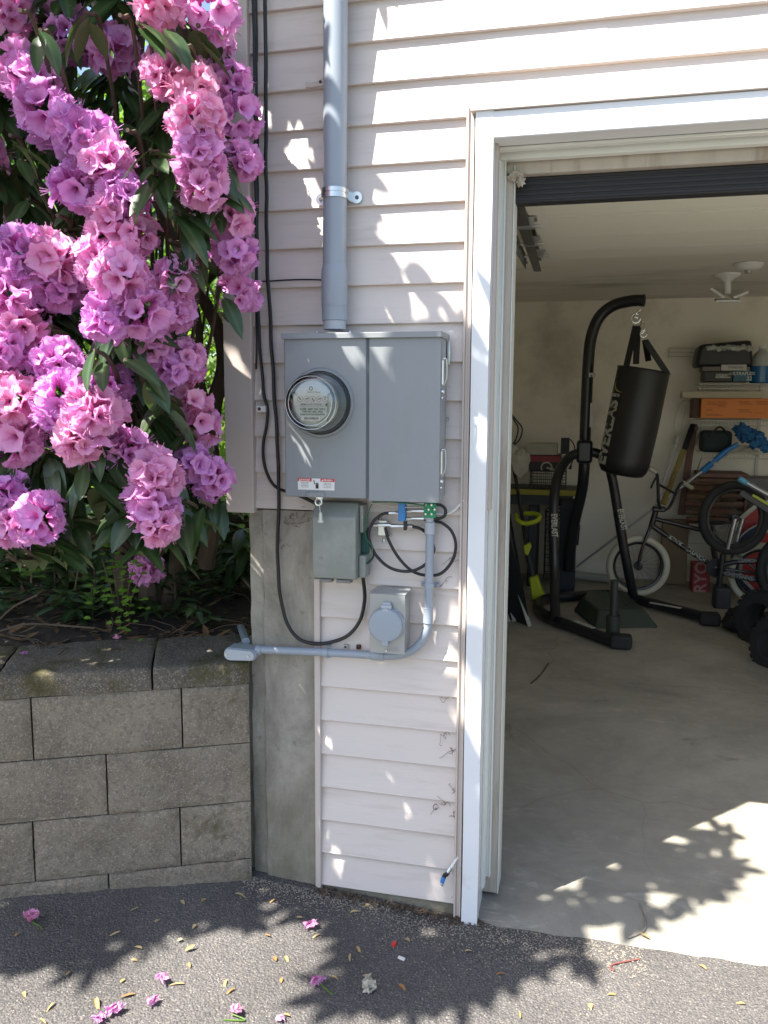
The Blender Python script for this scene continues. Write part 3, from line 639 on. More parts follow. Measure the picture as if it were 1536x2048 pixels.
# meter
ym=yb
mcx=P(642,806,ym).x;mcz=P(642,806,ym).z;mR=abs(P(709,806,ym).x-P(575,806,ym).x)/2
mb=MB();mb.lathe((mcx,ym+.003,mcz),(0,-1,0),[(0,mR+.001),(.006,mR-.001),(.010,mR-.004),(.010,mR-.009),(.004,mR-.010)],64,capend=False);build('meter_collar',mb,m_box,mc,sharp=50)
mt=thing('x','x','x',(mcx,ym,mcz));mt.name='electric_meter'
for k_ in('label','category'):del mt[k_]
mt.parent=mc;mt.location=Vector((mcx,ym,mcz))-wloc[mc]
mb=MB();mb.lathe((mcx,ym-.0005,mcz),(0,-1,0),[(0,mR-.0105),(.008,mR-.0105),(.010,mR-.013),(.010,mR-.016),(0,mR-.016)],64,capend=False);build('meter_ring',mb,mat('meter_ring_black',(.02,.02,.022),.3),mt)
mb=MB();gR=mR-.0125
mb.lathe((mcx,ym-.006,mcz),(0,-1,0),[(0,gR),(.012,gR),(.02,gR-.002),(.028,gR-.003),(.034,gR-.0025),(.06,gR-.005),(.073,gR-.008),(.081,gR-.014),(.084,gR-.024),(.085,gR-.045),(.0852,.001)],64,capend=False)
build('glass_dome',mb,m_glass,mt,sharp=60)
m_bead=mat('glass_edge',(.5,.55,.55),.10,.35)
for dd,rr in((.080,gR-.0125),(.0838,gR-.022)):
    mb=MB();pts=[Vector((mcx+rr*math.cos(2*PI*k/48),ym-.006-dd,mcz+rr*math.sin(2*PI*k/48))) for k in range(49)];mb.tube(pts,.0009 if dd>.05 else .0014,6,cap=False);build('glass_bead',mb,m_bead,mt)
mb=MB();mb.lathe((mcx,ym-.001,mcz),(0,-1,0),[(0,gR-.006),(.016,gR-.006),(.020,gR-.014),(.045,gR-.018)],40);build('meter_base',mb,mat('meter_base_grey',(.42,.45,.44),.3,.3),mt)
mb=MB();mb.box(mcx-.035,mcx+.035,ym-.062,ym-.045,mcz-.045,mcz+.04);mb.tube([(mcx+.047,ym-.06,mcz+.028),(mcx+.047,ym-.085,mcz+.02),(mcx+.045,ym-.085,mcz-.025)],.0022,6);build('meter_works',mb,mat('meter_works_grey',(.4,.41,.4),.35,.5),mt)
yf=ym-.068
mb=MB();poly=[]
fr_=.052
for k in range(40):
    a=2*PI*k/40;x=fr_*math.cos(a);z=fr_*math.sin(a);z=max(z,-.012)
    poly.append((mcx+x,yf,mcz+z+.004))
mb.prism(poly[::-1],(0,.0015,0));build('dial_plate',mb,m_face,mt)
mb=MB();poly=[]
for k in range(40):
    a=2*PI*k/40;x=.05*math.cos(a);z=.052*math.sin(a);z=min(z,-.013);poly.append((mcx+x,yf-.002,mcz+z+.004))
mb.prism(poly[::-1],(0,.0015,0));build('name_plate',mb,m_face,mt)
mb=MB();fy=yf-.0035
X_=(1,0,0);Z_=(0,0,1)
def ringmb(mb,c,r,w,seg=20,y=None):
    for k in range(seg):
        a=2*PI*k/seg;b=2*PI*(k+1)/seg;p=[(c[0]+rr*math.cos(t),c[1],c[2]+rr*math.sin(t)) for rr,t in((r,a),(r+w,a),(r+w,b),(r,b))];mb.add(p,[(0,1,2,3)])
fy2=yf-.0012
ringmb(mb,(mcx-.004,fy2,mcz+.036),.0030,.0022);text_mb(mb,'Electric Meter',.0062,(mcx+.004,fy2,mcz+.027),X_,Z_)
for i in range(5):
    c=(mcx-.033+i*.0165,fy2,mcz+.010);ringmb(mb,c,.0066,.0007)
    a=[2.3,.3,5.2,.2,1.5][i];d=Vector((math.cos(a),0,math.sin(a)));mb.bar(Vector(c)-d*.003,Vector(c)+d*.0058,.0012,.0002);
text_mb(mb,'kWh',.006,(mcx-.026,fy2,mcz-.004),X_,Z_,bold=.0002);text_mb(mb,'KILOWATTHOURS',.0055,(mcx+.002,fy2,mcz-.004),X_,Z_);mb.box(mcx+.034,mcx+.040,fy2-.0002,fy2,mcz-.007,mcz-.001)
for zz,tx,s in((-.016,'CL200  240V  3W  30TA',.0065),(-.0225,'TYPE I-70S   60Hz   FM2S',.0052),(-.029,'SINGLESTATOR WATTHOUR METER',.0040)):
    text_mb(mb,tx,s,(mcx,yf-.0032,mcz+zz),X_,Z_,bold=.00015)
build('dial_print',mb,m_ink,mt)
mb=MB();mb.box(mcx-.028,mcx+.022,yf-.0045,yf-.0025,mcz-.0445,mcz-.0335);lb=build('barcode_tag',mb,m_white,mt)
mb=MB()
x=mcx-.022;random.seed(3)
while x<mcx+.017:
    w=random.choice((.0006,.001,.0016));mb.box(x,x+w,yf-.0048,yf-.0046,mcz-.042,mcz-.036);x+=w+random.choice((.0006,.0011))
build('barcode_bars',mb,m_ink,lb)
# DANGER label
lx0=P(596,960,yb).x;lx1=P(669,960,yb).x;lz1=P(632,957,yb).z;lz0=P(632,980,yb).z
mb=MB();mb.box(lx0,lx1,yb-.0008,yb-.0001,lz0,lz1);wl=build('warning_label',mb,m_white,dl if False else mc)
w=(lx1-lx0)
for a_,b_ in((0,.38),(.62,1)):
    mb=MB();mb.box(lx0+w*a_,lx0+w*b_,yb-.0014,yb-.0010,lz1-.008,lz1);build('label_band',mb,m_red,wl)
mb=MB();yl=yb-.0018
pass
for xx,tx in((lx0+w*.21,'DANGER'),(lx0+w*.83,'PELIGRO')):
    mb=MB();text_mb(mb,tx,.0062,(xx,yl,lz1-.0042),X_,Z_,bold=.0002);xx-=w*.155;mb.add([(xx-.003,yl,lz1-.0068),(xx+.003,yl,lz1-.0068),(xx,yl,lz1-.0015)],[(0,1,2)]);build('label_word',mb,m_white,wl)
mb=MB();yl=yb-.0013
for xx in(lx0+w*.19,lx0+w*.81):
    for i,tx in enumerate(('Hazardous voltage','will shock or burn.','Turn off power first','Keep cover closed')):text_mb(mb,tx,.0034,(xx,yl,lz1-.0115-i*.0038),X_,Z_,sx=.8)
hx=lx0+w*.5
mb.box(hx-.001,hx+.007,yl-.0003,yl,lz0+.004,lz0+.014)
for i in range(4):mb.box(hx-.001+i*.0021,hx+.0004+i*.0021,yl-.0003,yl,lz0+.014,lz0+.020-abs(i-1.5)*.001)
mb.bar((hx-.007,yl,lz1-.004),(hx-.004,yl,lz1-.009),.0009,.0002);mb.bar((hx-.004,yl,lz1-.009),(hx-.006,yl,lz1-.011),.0009,.0002);mb.bar((hx-.006,yl,lz1-.011),(hx-.003,yl,lz1-.015),.0009,.0002)
build('label_print',mb,m_ink,wl)
# hasp, seal
hz=P(645,989,yb).z;hx0=P(612,989,yb).x;hx1=P(650,989,yb).x
mb=MB();mb.box(hx0,hx1,yb-.004,yb-.0003,hz-.008,hz+.006);mb.lathe((hx0+.005,yb-.004,hz),(0,-1,0),[(0,.005),(.003,.004)],12);build('hasp',mb,m_box,mc,bevel=.002)
mb=MB();c=P(637,1004,yb-.005)
pts=[c+Vector((.009*math.cos(2*PI*k/20),0,.009*math.sin(2*PI*k/20))) for k in range(21)];mb.tube(pts,.0026,8,cap=False)
mb.box(c.x-.006,c.x+.012,c.y-.002,c.y+.003,c.z+.008,c.z+.013);lk=build('padlock_ring',mb,m_steel,mc)
mb=MB();e=P(641,1040,yb-.006);mb.tube([c+Vector((.004,0,0)),c+Vector((.003,0,-.012)),e+Vector((0,0,.014))],.0011,6);mb.lathe(e+Vector((0,0,.02)),(0,0,-1),[(0,.003),(.004,.0045),(.018,.005),(.024,.008),(.026,.0085)],12)
build('seal_tag',mb,mat('seal_plastic',(.62,.62,.5),.3),lk)
# ------------------------------------------------------------ PHONE BOX (network box)
yn=-.088
nx0=P(624,1090,yn).x;nx1=P(711,1090,yn).x;nz1=P(665,1008,yn).z;nz0=P(665,1160,yn).z;nzb=P(665,1036,yn).z
nb_=thing('phone_box','olive grey plastic phone company box hung under the meter cabinet','utility box',((nx0+nx1)/2,-.03,nz0))
mb=MB()
prof=[(-.02,nz1+.002),(-.055,nz1+.001),(yn,nzb),(yn-.001,nz0+.03),(yn+.004,nz0+.002),(-.02,nz0)]
mb.prism([(nx0,y,z) for y,z in prof],(nx1-nx0,0,0));build('cover',mb,m_nid,nb_,bevel=.004,bseg=3)
mb=MB();x2=P(733,1090,-.05).x
mb.box(nx1+.001,x2-.008,-.055,-.006,P(720,1065,-.05).z,nz1-.004);mb.box(nx1+.001,x2,-.06,-.006,nz0+.004,P(720,1110,-.05).z);mb.box(nx0+.004,nx1+.0,-.0198,-.006,nz0+.003,nz1-.002)
build('back_plate',mb,m_nid,nb_,bevel=.003)
mb=MB();mb.box(nx1+.002,x2-.002,-.03,-.008,P(720,1109,-.05).z,P(720,1066,-.05).z);build('circuit_board',mb,m_dgreen,nb_)
mb=MB()
for a,b in((641,664),(674,702)):
    xa,xb2=P(a,1160,-.07).x,P(b,1160,-.07).x;zz=nz0-.0005
    mb.box(xa,xb2,-.078,-.05,zz-.009,zz);mb.box(xa+.004,xb2-.006,-.0795,-.0782,zz-.008,zz-.002)
build('bottom_port',mb,mat('port_grey',(.2,.2,.19),.5),nb_,bevel=.001)
mb=MB();mb.box(nx0+.02,nx0+.02+.012,yn-.0022,yn-.0008,nz0+.055,nz0+.062);build('cover_tab',mb,m_nid,nb_,bevel=.002)
# ------------------------------------------------------------ GENERATOR INLET BOX
yi=-.085
ix0=P(741,1250,yi).x;ix1=P(808,1250,yi).x;iz1=P(775,1190,yi).z;iz0=P(775,1306,yi).z
ib=thing('inlet_box','small galvanised power inlet box with round grey flip lid','outlet box',((ix0+ix1)/2,-.03,iz0))
mb=MB();mb.box(ix0,ix1,yi+.006,-.006,iz0,iz1);build('inlet_body',mb,mat('inlet_grey_metal',(.36,.38,.38),.34,.45,var=.08),ib,bevel=.006,bseg=3)
mb=MB();mb.box(ix0-.002,ix1+.002,yi,yi+.0055,iz0-.002,iz1+.002);mb.box(ix0-.003,ix1+.004,yi-.001,-.004,iz1+.0025,iz1+.005);build('face_plate',mb,mat('inlet_plate',(.36,.375,.37),.34,.4,var=.06),ib,bevel=.003)
fc=P(771,1250,yi-.012);fr=abs(P(804,1250,yi-.012).x-P(737,1250,yi-.012).x)/2
mb=MB();mb.lathe((fc.x+.006,yi-.0002,fc.z),(0,-1,0),[(0,fr*.96),(.01,fr*.96),(.01,fr*.9)],40);build('lid_seat',mb,m_pipe,ib)
mb=MB();mb.lathe((fc.x,yi-.011,fc.z),(0.03,-1,0),[(0,fr),(.006,fr),(.0095,fr-.003),(.0105,fr-.008)],44)
mb.box(fc.x-.009,fc.x+.009,yi-.0205,yi-.0115,fc.z-fr-.010,fc.z-fr+.006)
lid=build('flip_lid',mb,m_pipe,ib,bevel=.0015)
mb=MB();hz_=fc.z+fr+.003
mb.tube([(fc.x-.011,yi-.012,hz_),(fc.x+.016,yi-.012,hz_)],.0062,14);mb.box(fc.x-.008,fc.x+.013,yi-.010,yi-.0005,hz_-.008,hz_+.012);mb.box(fc.x-.006,fc.x+.008,yi-.021,yi-.013,hz_-.012,hz_-.003)
build('lid_hinge',mb,m_pipe2,ib,bevel=.001)
mb=MB();mb.lathe((fc.x,yi-.0005,iz0+.007),(0,-1,0),[(0,.0035),(.003,.003)],10);build('screw',mb,m_steel,ib)
mb=MB()
for i in range(3):text_mb(mb,['CAUTION 30A 125/250V','MALE INLET RAINPROOF','DISCONNECT BEFORE USE'][i],.0042,((ix0+ix1)/2+.016,yi-.0004,iz0+.018-i*.0052),X_,Z_,sx=.7)
build('plate_print',mb,m_grink,ib)
# ------------------------------------------------------------ SMALL CONDUIT RUN
yc=-.03
def ps(a,Y=yc):return [P(x,y,Y) for x,y in a]
sr=abs(P(866,1120,yc).x-P(849,1120,yc).x)/2
scn=thing('small_conduit','thin grey conduit dropping from the cabinet and bending left to a pull elbow','conduit',P(700,1302,yc))
vt=P(860,1068,yc);vb=P(857,1216,yc)
mb=MB();mb.tube([vt,vb],sr,16);build('vertical_pipe',mb,m_pipe,scn)
mb=MB();mb.tube(smoothpath(ps([(857,1216),(856,1243),(853,1262),(843,1283),(825,1300),(803,1309),(782,1311.5),(768,1311.5)]),5),sr,16);build('bend',mb,m_pipe,scn)
mb=MB();mb.tube(ps([(770,1311.5),(640,1304),(522,1299)]),sr*.98,16);build('horizontal_pipe',mb,m_pipe,scn)
for a,b in((((857,1215)),(856,1246)),((769,1311.5),(743,1310.5))):
    mb=MB();p,q=P(*a,yc),P(*b,yc);mb.tube([p,q],sr*1.2,16);build('coupling',mb,m_pipe,scn,bevel=.001)
mb=MB();mb.tube([P(859.5,1044,yc),P(860,1068,yc)],sr*1.25,16);mb.tube([P(859,1030,yc),P(859.5,1044,yc)],sr*1.0,16);mb.box(P(850,1020,yc).x,P(870,1020,yc).x,yc-.012,yc+.01,P(860,1038,yc).z,P(860,1028,yc).z);build('terminal_adapter',mb,m_pipe2,scn,bevel=.001)
for (x,y,horiz) in((858,1171,True),(652,1305,False)):
    c=P(x,y,yc);mb=MB()
    if horiz:
        mb.lathe((c.x,c.y,c.z-.007),(0,0,1),[(0,sr+.0004),(0,sr+.0022),(.014,sr+.0022),(.014,sr+.0004)],20)
        for sg in(-1,1):mb.box(min(c.x+sg*sr,c.x+sg*(sr+.014)),max(c.x+sg*sr,c.x+sg*(sr+.014)),-.010,-.007,c.z-.008,c.z+.006);mb.lathe((c.x+sg*(sr+.010),-.010,c.z-.001),(0,-1,0),[(0,.0045),(.004,.003)],10)
    else:
        mb.lathe((c.x-.007,c.y,c.z),(1,0,0),[(0,sr+.0004),(0,sr+.0022),(.014,sr+.0022),(.014,sr+.0004)],20)
        for sg in(-1,1):mb.box(c.x-.006,c.x+.006,-.010,.006,min(c.z+sg*sr,c.z+sg*(sr+.010)),max(c.z+sg*sr,c.z+sg*(sr+.010)))
    build('strap',mb,m_pipe,scn)
# LB body
c0=P(522,1300,yc);c1=P(457,1302,yc)
mb=MB();hh=abs(P(490,1289,yc).z-P(490,1315,yc).z)/2
poly=[];L_=c0.x-c1.x-.012;zc_=c1.z-.002
for k in range(13):
    a=PI/2+PI*k/12;poly.append((c1.x+.014+hh*math.cos(a),0,zc_+hh*math.sin(a)))
for k in range(9):
    a=-PI/2+PI*k/8;poly.append((c0.x-.022+hh*.75*math.cos(a),0,zc_+.001+hh*.85*math.sin(a)))
mb.prism([(p[0],yc-.022,p[2]) for p in poly],(0,.05,0));lbm=build('elbow_body',mb,m_pipe,scn,bevel=.003)
mb=MB();mb.prism([(p[0]*.94+(c1.x+c0.x)/2*.06,yc-.028,(p[2]-zc_)*.86+zc_) for p in poly],(0,.0055,0));cv=build('elbow_cover',mb,m_pipe2,scn,bevel=.0015)
for x in(c1.x+.006,c0.x-.028):
    mb=MB();mb.lathe((x,yc-.0285,zc_),(0,-1,0),[(0,.0035),(.002,.003)],8);build('screw',mb,m_steel,cv)
mb=MB();mb.tube([c0+Vector((-.014,0,0)),c0+Vector((.002,0,0))],sr*1.25,16);mb.tube([P(492,1283,.03),P(499,1262,.30)+Vector((-.03,0,.01)),P(499,1258,.6)+Vector((-.05,0,.01))],sr,14);build('rear_pipe',mb,m_pipe,scn)
# ------------------------------------------------------------ CABLES
def wob(pp):return [p+Vector((noise.noise(p*11),.3*noise.noise(p*9),noise.noise(p*11+Vector((7,0,0)))))*.0035 for p in pp]
def cable(name,label,pts,r,Y=None,m=m_black,cat='cable',group=None,n=8):
    pp=[P(*(p if len(p)==3 else (p[0],p[1],Y))) for p in pts]
    mb=MB();mb.tube(wob(smoothpath(pp,n)),r,10);return tag(build(name,mb,m),label,cat,group)
top=3.9
def ctop(px,Y):
    p=P(px,0,Y);return p
def vcable(name,label,pts,r,Y,**k):
    pp=[Vector((P(pts[0][0],0,Y).x+.01,Y,4.0))]+[P(*(p if len(p)==3 else (p[0],p[1],Y))) for p in pts]
    mb=MB();mb.tube(wob(smoothpath(pp,8)),r,10);return tag(build(name,mb,k.get('m',m_black)),label,'cable',k.get('group'))
vcable('black_cable','thicker black cable hugging the corner board and passing through the white clip',[(508,0),(510,200),(512,400),(514,560),(519,680),(527,780),(535,815),(533,850),(527,890),(529,930),(541,960),(556,976),(575,983,-.02)],.0045,-.014)
vcable('black_cable','thin black cable squeezed between the corner board and siding',[(514,0),(513,120),(516,300),(515,500),(512,562),(512,640),(514,700),(512,738)],.0028,-.010)
vcable('black_cable','long black cable falling left of the meter and looping up into the phone box',[(531,0),(532,250),(534,480),(540,640),(548,780),(555,880),(558,980),(556,1060),(556,1130),(561,1190),(573,1245),(600,1278),(645,1288),(690,1275),(717,1243),(728,1200),(727,1155,-.03),(726,1140,-.03)],.0052,-.016)
cable('black_cable','short black wire crossing the siding to the thick service pipe',[(512,563,-.012),(560,561,-.006),(610,560,-.006),(648,561,-.01)],.0022)
cable('black_cable','black cable slipping from under the cabinet into the top of the phone box',[(585,985,-.03),(610,996,-.03),(640,1012,-.03),(660,1020,-.02)],.005)
cable('coax_cable','black coax looping left and down below the blue splitter',[(781,1025,-.045),(765,1028,-.045),(746,1045,-.045),(739,1075,-.045),(752,1110,-.04),(782,1136,-.035),(820,1142,-.03),(850,1130,-.02),(867,1105,-.018),(866,1088,-.018)],.0042,group='coax cables by the ground bar')
cable('coax_cable','black coax sweeping in a wide loop around the thin conduit',[(771,1055,-.03),(777,1080,-.03),(795,1112,-.03),(822,1140,-.03),(850,1151,-.018),(880,1148,-.018),(905,1120,-.018),(912,1090,-.018),(903,1062,-.018),(884,1045,-.018),(868,1042,-.018),(845,1037,-.03)],.0042,group='coax cables by the ground bar')
cable('coax_cable','tight black coax hook to the right of the green ground bar',[(868,1008,-.04),(882,1009,-.035),(891,1017,-.03),(890,1029,-.03),(878,1036,-.035),(866,1035,-.04)],.0042,group='coax cables by the ground bar')
cable('coax_cable','black coax from the long connector arching over the lower right siding',[(823,1052,-.03),(838,1056,-.03),(850,1064,-.02),(858,1080,-.012)],.0042,group='coax cables by the ground bar')
cable('coax_cable','thin black lead running from the phone box flange to the coax loops',[(727,1129,-.05),(740,1122,-.045),(748,1108,-.04),(744,1092,-.04),(738,1078,-.04),(737,1055,-.04)],.003,group='coax cables by the ground bar')
cable('white_cable','white cable curving from the ground bar to the garage trim',[(868,1026,-.02),(890,1028,-.014),(908,1021,-.012),(922,1008,-.008),(927,1000,-.004)],.0028,m=m_white)
cable('green_wire','green ground wire running along the cabinet underside',[(745,1004,-.07),(780,1004,-.072),(820,1007,-.07),(850,1010,-.06)],.0018,m=m_wirg)
cable('green_wire','green wire twisting down beside the phone box flange',[(745,1005,-.06),(738,1020,-.055),(732,1050,-.055),(733,1075,-.05),(745,1095,-.05),(740,1115,-.05),(733,1125,-.05)],.0014,m=m_wirg)
cable('grey_wire','thin pale wire drooping from the cabinet bottom to the ground bar',[(742,1006,-.06),(770,1010,-.06),(800,1014,-.06),(845,1013,-.06)],.0013,m=m_wirw)
cable('grey_wire','thin pale wire looping under the coax connectors',[(790,1062,-.012),(808,1064,-.012),(830,1058,-.012),(850,1045,-.012)],.0014,m=m_wirw)
# ground bar, splitter, connectors
gb=thing('ground_bar','green ground bar with screw lugs under the right corner of the cabinet','ground bar',P(860,1020,-.05))
mb=MB();a=P(848,1035,-.05);b=P(872,1006,-.05);mb.box(a.x,b.x,-.052,-.042,a.z,b.z);build('bar',mb,m_green,gb,bevel=.001)
for i in range(4):
    for j in range(3):
        c=P(851.5+i*6,1010+j*9,-.053);mb=MB();mb.lathe(c,(0,-1,0),[(0,.0035),(.003,.003)],8);build('lug_screw',mb,[m_steel,m_green][(i+j)%2],gb)
spl=thing('coax_splitter','bright blue coax splitter below the cabinet','splitter',P(806,1022,-.05))
mb=MB();a=P(798,1041,-.05);b=P(812,1004,-.05);mb.box(a.x,b.x,-.062,-.035,a.z,b.z);build('splitter_body',mb,m_blue,spl,bevel=.0015)
mb=MB()
def conn(mb,x0,x1,y,Y=-.046,r=.005):
    p,q=P(x0,y,Y),P(x1,y,Y);d=q-p;mb.tube([p,p+d*.3],r,6);mb.tube([p+d*.3,p+d*.62],r*.75,10);mb.tube([p+d*.62,q],r*.95,10)
for x0,x1,y in((798,778,1026),(813,848,1008),(813,848,1022),(813,848,1037)):
    mb=MB();conn(mb,x0,x1,y);build('coax_connector',mb,m_galv,spl)
gc=thing('ground_coupler','silver coax ground coupler screwed to the siding','coupler',P(790,1052,-.02))
mb=MB();conn(mb,745,782,1050,-.03,.0052);conn(mb,825,782,1052,-.03,.0058);build('coupler_barrel',mb,m_galv,gc)
mb=MB();c=P(766,1062,-.012);mb.box(c.x-.012,c.x+.012,-.02,-.002,c.z-.012,c.z+.03);mb.tube([c+Vector((.006,-.012,-.018)),c+Vector((.006,-.012,-.03))],.005,8);build('coupler_mount',mb,m_galv,gc,bevel=.001)
mb=MB();c=P(811,1051,-.036);mb.box(c.x-.004,c.x+.004,c.y-.009,c.y+.006,c.z-.012,c.z+.012);build('clip_band',mb,m_black,gc,bevel=.001)
# small wall fittings
c=P(525,818,-.012);mb=MB();mb.box(c.x-.014,c.x+.014,-.026,.004,c.z-.009,c.z+.009);cl=tag(build('cable_clip',mb,m_white,bevel=.002),'small white cable clip on the siding left of the meter','clip')
mb=MB();mb.lathe((c.x-.004,-.0262,c.z),(0,-1,0),[(0,.005),(.002,.004)],10);build('clip_screw',mb,m_rust,cl)
c=P(629,168,-.004);mb=MB();mb.prism([(c.x-.024,-.006,c.z+.008),(c.x-.012,-.006,c.z+.004),(c.x+.008,-.006,c.z+.006),(c.x+.024,-.006,c.z+.014),(c.x+.024,-.006,c.z-.006),(c.x+.006,-.006,c.z-.007),(c.x-.012,-.006,c.z-.009),(c.x-.024,-.006,c.z-.006)][::-1],(0,.008,0));bk=tag(build('old_bracket',mb,m_trim,bevel=.001),'painted over old pipe bracket left of the thick service pipe','bracket')
mb=MB();mb.lathe(c+Vector((.017,-.0025,.003)),(0,-1,0),[(0,.004),(.001,.004)],10);build('bracket_hole',mb,m_ink,bk)
for x,y,lab in((692,1293,'white plastic anchor left of two under the cable loop'),(717,1294,'rusty screw anchor just left of the inlet box')):
    c=P(x,y,-.003);mb=MB();mb.box(c.x-.006,c.x+.006,-.008,.004,c.z-.006,c.z+.006);q=tag(build('wall_anchor',mb,m_trim if x<700 else m_rust,bevel=.001),lab,'anchor','screw anchors left in the siding')
    mb=MB();mb.lathe((c.x,-.0082,c.z),(0,-1,0),[(0,.0035),(.0005,.0035)],10);build('anchor_hole',mb,m_ink,q)
for x,y,lab in((758,1038,'upper tan screw bushing beside the coax coupler'),(778,1070,'lower tan screw bushing below the coax coupler')):
    c=P(x,y,-.003);mb=MB();mb.lathe((c.x,.004,c.z),(0,-1,0),[(0,.006),(.010,.005)],12);q=tag(build('wall_anchor',mb,m_trim),lab,'anchor','screw anchors left in the siding')
    mb=MB();mb.lathe((c.x,-.0062,c.z),(0,-1,0),[(0,.0025),(.0005,.0025)],8);build('anchor_hole',mb,m_ink,q)
# loose coax end at bottom
ce=thing('loose_coax_end','white coax stub with blue connector poking out low beside the trim','cable',P(900,1740,-.02))
mb=MB();mb.tube(smoothpath([P(918,1712,.0),P(910,1722,-.012),P(902,1735,-.02)],5),.004,10);build('cable_sheath',mb,m_white,ce)
mb=MB();mb.tube([P(902,1735,-.02),P(895,1746,-.024)],.0055,10);mb.tube([P(888,1754,-.026),P(883,1771,-.03)],.0045,10);build('metal_ferrule',mb,m_galv,ce)
mb=MB();mb.tube([P(896,1745,-.024),P(892,1750,-.025)],.0065,10);mb.tube([P(890,1749,-.025),P(887,1757,-.026)],.0062,10);build('black_collar',mb,m_black,ce)
mb=MB();mb.tube([P(888,1753,-.026),P(884,1765,-.028)],.0062,10);build('blue_sleeve',mb,m_blue,ce)
# ============================================================ GARAGE CONTENTS
m_tube=mat('black_powder_coat',(.016,.016,.018),.32,var=.1)
m_vinyl=mat('black_vinyl',(.014,.014,.015),.42,bump=.25,bs=9,var=.2)
m_tyre=mat('black_tyre',(.02,.02,.02),.8,bump=.3,bs=40)
m_cream=mat('cream_tyre',(.52,.49,.38),.7,var=.1)
m_wirew=mat('white_wire',(.55,.54,.48),.5)
m_yel=mat('lime_yellow_plastic',(.45,.50,.02),.4)
m_orange=mat('orange_cardboard',(.70,.22,.04),.6,var=.05)
m_ply=mat('pale_board',(.45,.38,.27),.7,var=.15,vs=12,stretch=(.3,1,6))
m_brown=mat('red_brown_wood',(.16,.075,.05),.6,var=.3,vs=12,stretch=(3,1,.5))
m_dkpl=mat('dark_plastic',(.022,.024,.028),.5)
m_cloth=mat('off_white_cloth',(.45,.42,.34),.9,var=.2,vs=20,bump=.4,bs=30)
m_grtub=mat('brushed_aluminium',(.42,.43,.43),.35,.7)
# --- punching bag stand
YS=3.62
std=thing('punching_bag_stand','black steel tube punching bag stand with curved arm on the garage floor','punching bag stand',G(1150,1200))
rt=.036
def Pz(px,py,Y):return P(px,py,Y)
mb=MB();YA=3.95
arm=smoothpath([P(1137,1140,4.25),P(1142,1090,4.2),P(1150,1040,4.12),P(1163,985,4.02),P(1168,940,YA),P(1170,880,YA),P(1173,800,YA),P(1177,720,YA),P(1183,672,YA),P(1199,634,YA),P(1227,611,YA-.02),P(1262,602,YA-.05),P(1286,601,YA-.07)],8)
mb.tube(arm,.040,18,cap=False);build('main_post',mb,m_tube,std)
e=arm[-1];d=(arm[-1]-arm[-3]).normalized()
mb=MB();mb.lathe(e-d*.002,d,[(0,.0405),(.012,.042),(.014,.034),(.002,.030),(.001,.001)],20);build('arm_cap',mb,m_dkpl,std)
mb=MB();pts=smoothpath([G(1110,1238,.06),P(1109,1150,3.5),P(1107,1060,3.55),P(1109,990,3.6),P(1117,948,3.7),P(1136,917,3.82),P(1163,905,3.87),P(1195,907,3.88),P(1214,925,3.88),P(1224,955,3.88),P(1232,1000,3.9),P(1245,1080,3.92),P(1258,1150,3.95),G(1268,1196,.05)],6)
mb.tube(pts,.034,16);build('front_frame',mb,m_tube,std)
mb=MB();c=P(1169,905,YA-.0);mb.box(c.x-.055,c.x+.055,3.82,4.0,c.z-.07,c.z+.09);build('joint_bracket',mb,m_tube,std,bevel=.02)
mb=MB();mb.tube(smoothpath([G(1232,1284,.04),G(1160,1258,.04),G(1110,1240,.04),G(1082,1224,.04),G(1077,1207,.04),G(1100,1196,.04),G(1140,1193,.04),G(1185,1189,.04),G(1230,1190,.04),G(1275,1199,.04),G(1340,1216,.04),G(1415,1236,.04)],6),.037,14);build('base_frame',mb,m_tube,std)
for px,py in((1240,1283),(1418,1238)):
    c=G(px,py,.04);mb=MB();mb.box(c.x-.06,c.x+.07,c.y-.05,c.y+.05,.0,.085);build('rubber_foot',mb,m_tyre,std,bevel=.02)
for (p0,p1) in(((1150,1242),(1188,1256)),((1300,1205),(1362,1216))):
    mb=MB();a=G(*p0,.079);b=G(*p1,.079);mb.bar(a,b,.016,.002,side=(0,0,1));build('base_sticker',mb,mat('sticker_white',(.5,.49,.42),.6),std)
mb=MB();c=G(1226,1268,.06);mb.tube([c,P(1226,1230,c.y)],.042,16);mb.tube([P(1227,1230,c.y),P(1229,1160,c.y)],.024,12);build('levelling_peg',mb,mat('dark_olive',(.03,.035,.028),.5),std)
def wrapcyl(C,ax,rad,th0,facing,vertical=1):
    # text wrapped on a tube: text runs along ax, letters stacked round the tube
    ax=Vector(ax).normalized();f=Vector(facing);f=(f-ax*f.dot(ax)).normalized();s=-ax.cross(f)
    def w(a,b):
        t=th0+b/rad;return Vector(C)+ax*a+(f*math.cos(t)+s*math.sin(t))*(rad+.0012)
    return w
m_logo=mat('logo_white',(.50,.49,.42),.5)
for (a,b) in((P(1108,1031,3.55),P(1109,1072,3.52)),(P(1240,1018,3.88),P(1248,1056,3.9))):
    mb=MB();c=(a+b)/2;ax=(b-a).normalized();text_mb(mb,'EVERLAST',.058,None,(0,0,0),(0,0,0),wrap=wrapcyl(c,ax,.035,0,CAM-c),sx=.62,bold=.002);build('brand_print',mb,m_logo,std)
mb=MB();c=P(1181,750,YA);text_mb(mb,'E',.06,None,(0,0,0),(0,0,0),wrap=wrapcyl(c,(0,0,-1),.040,.3,CAM-c),bold=.003);build('brand_print',mb,m_logo,std)
mb=MB();a=P(1181,830,YA-.036);mb.box(a.x-.004,a.x+.018,a.y-.006,a.y,a.z-.085,a.z+.085);build('warning_sticker',mb,m_logo,std)
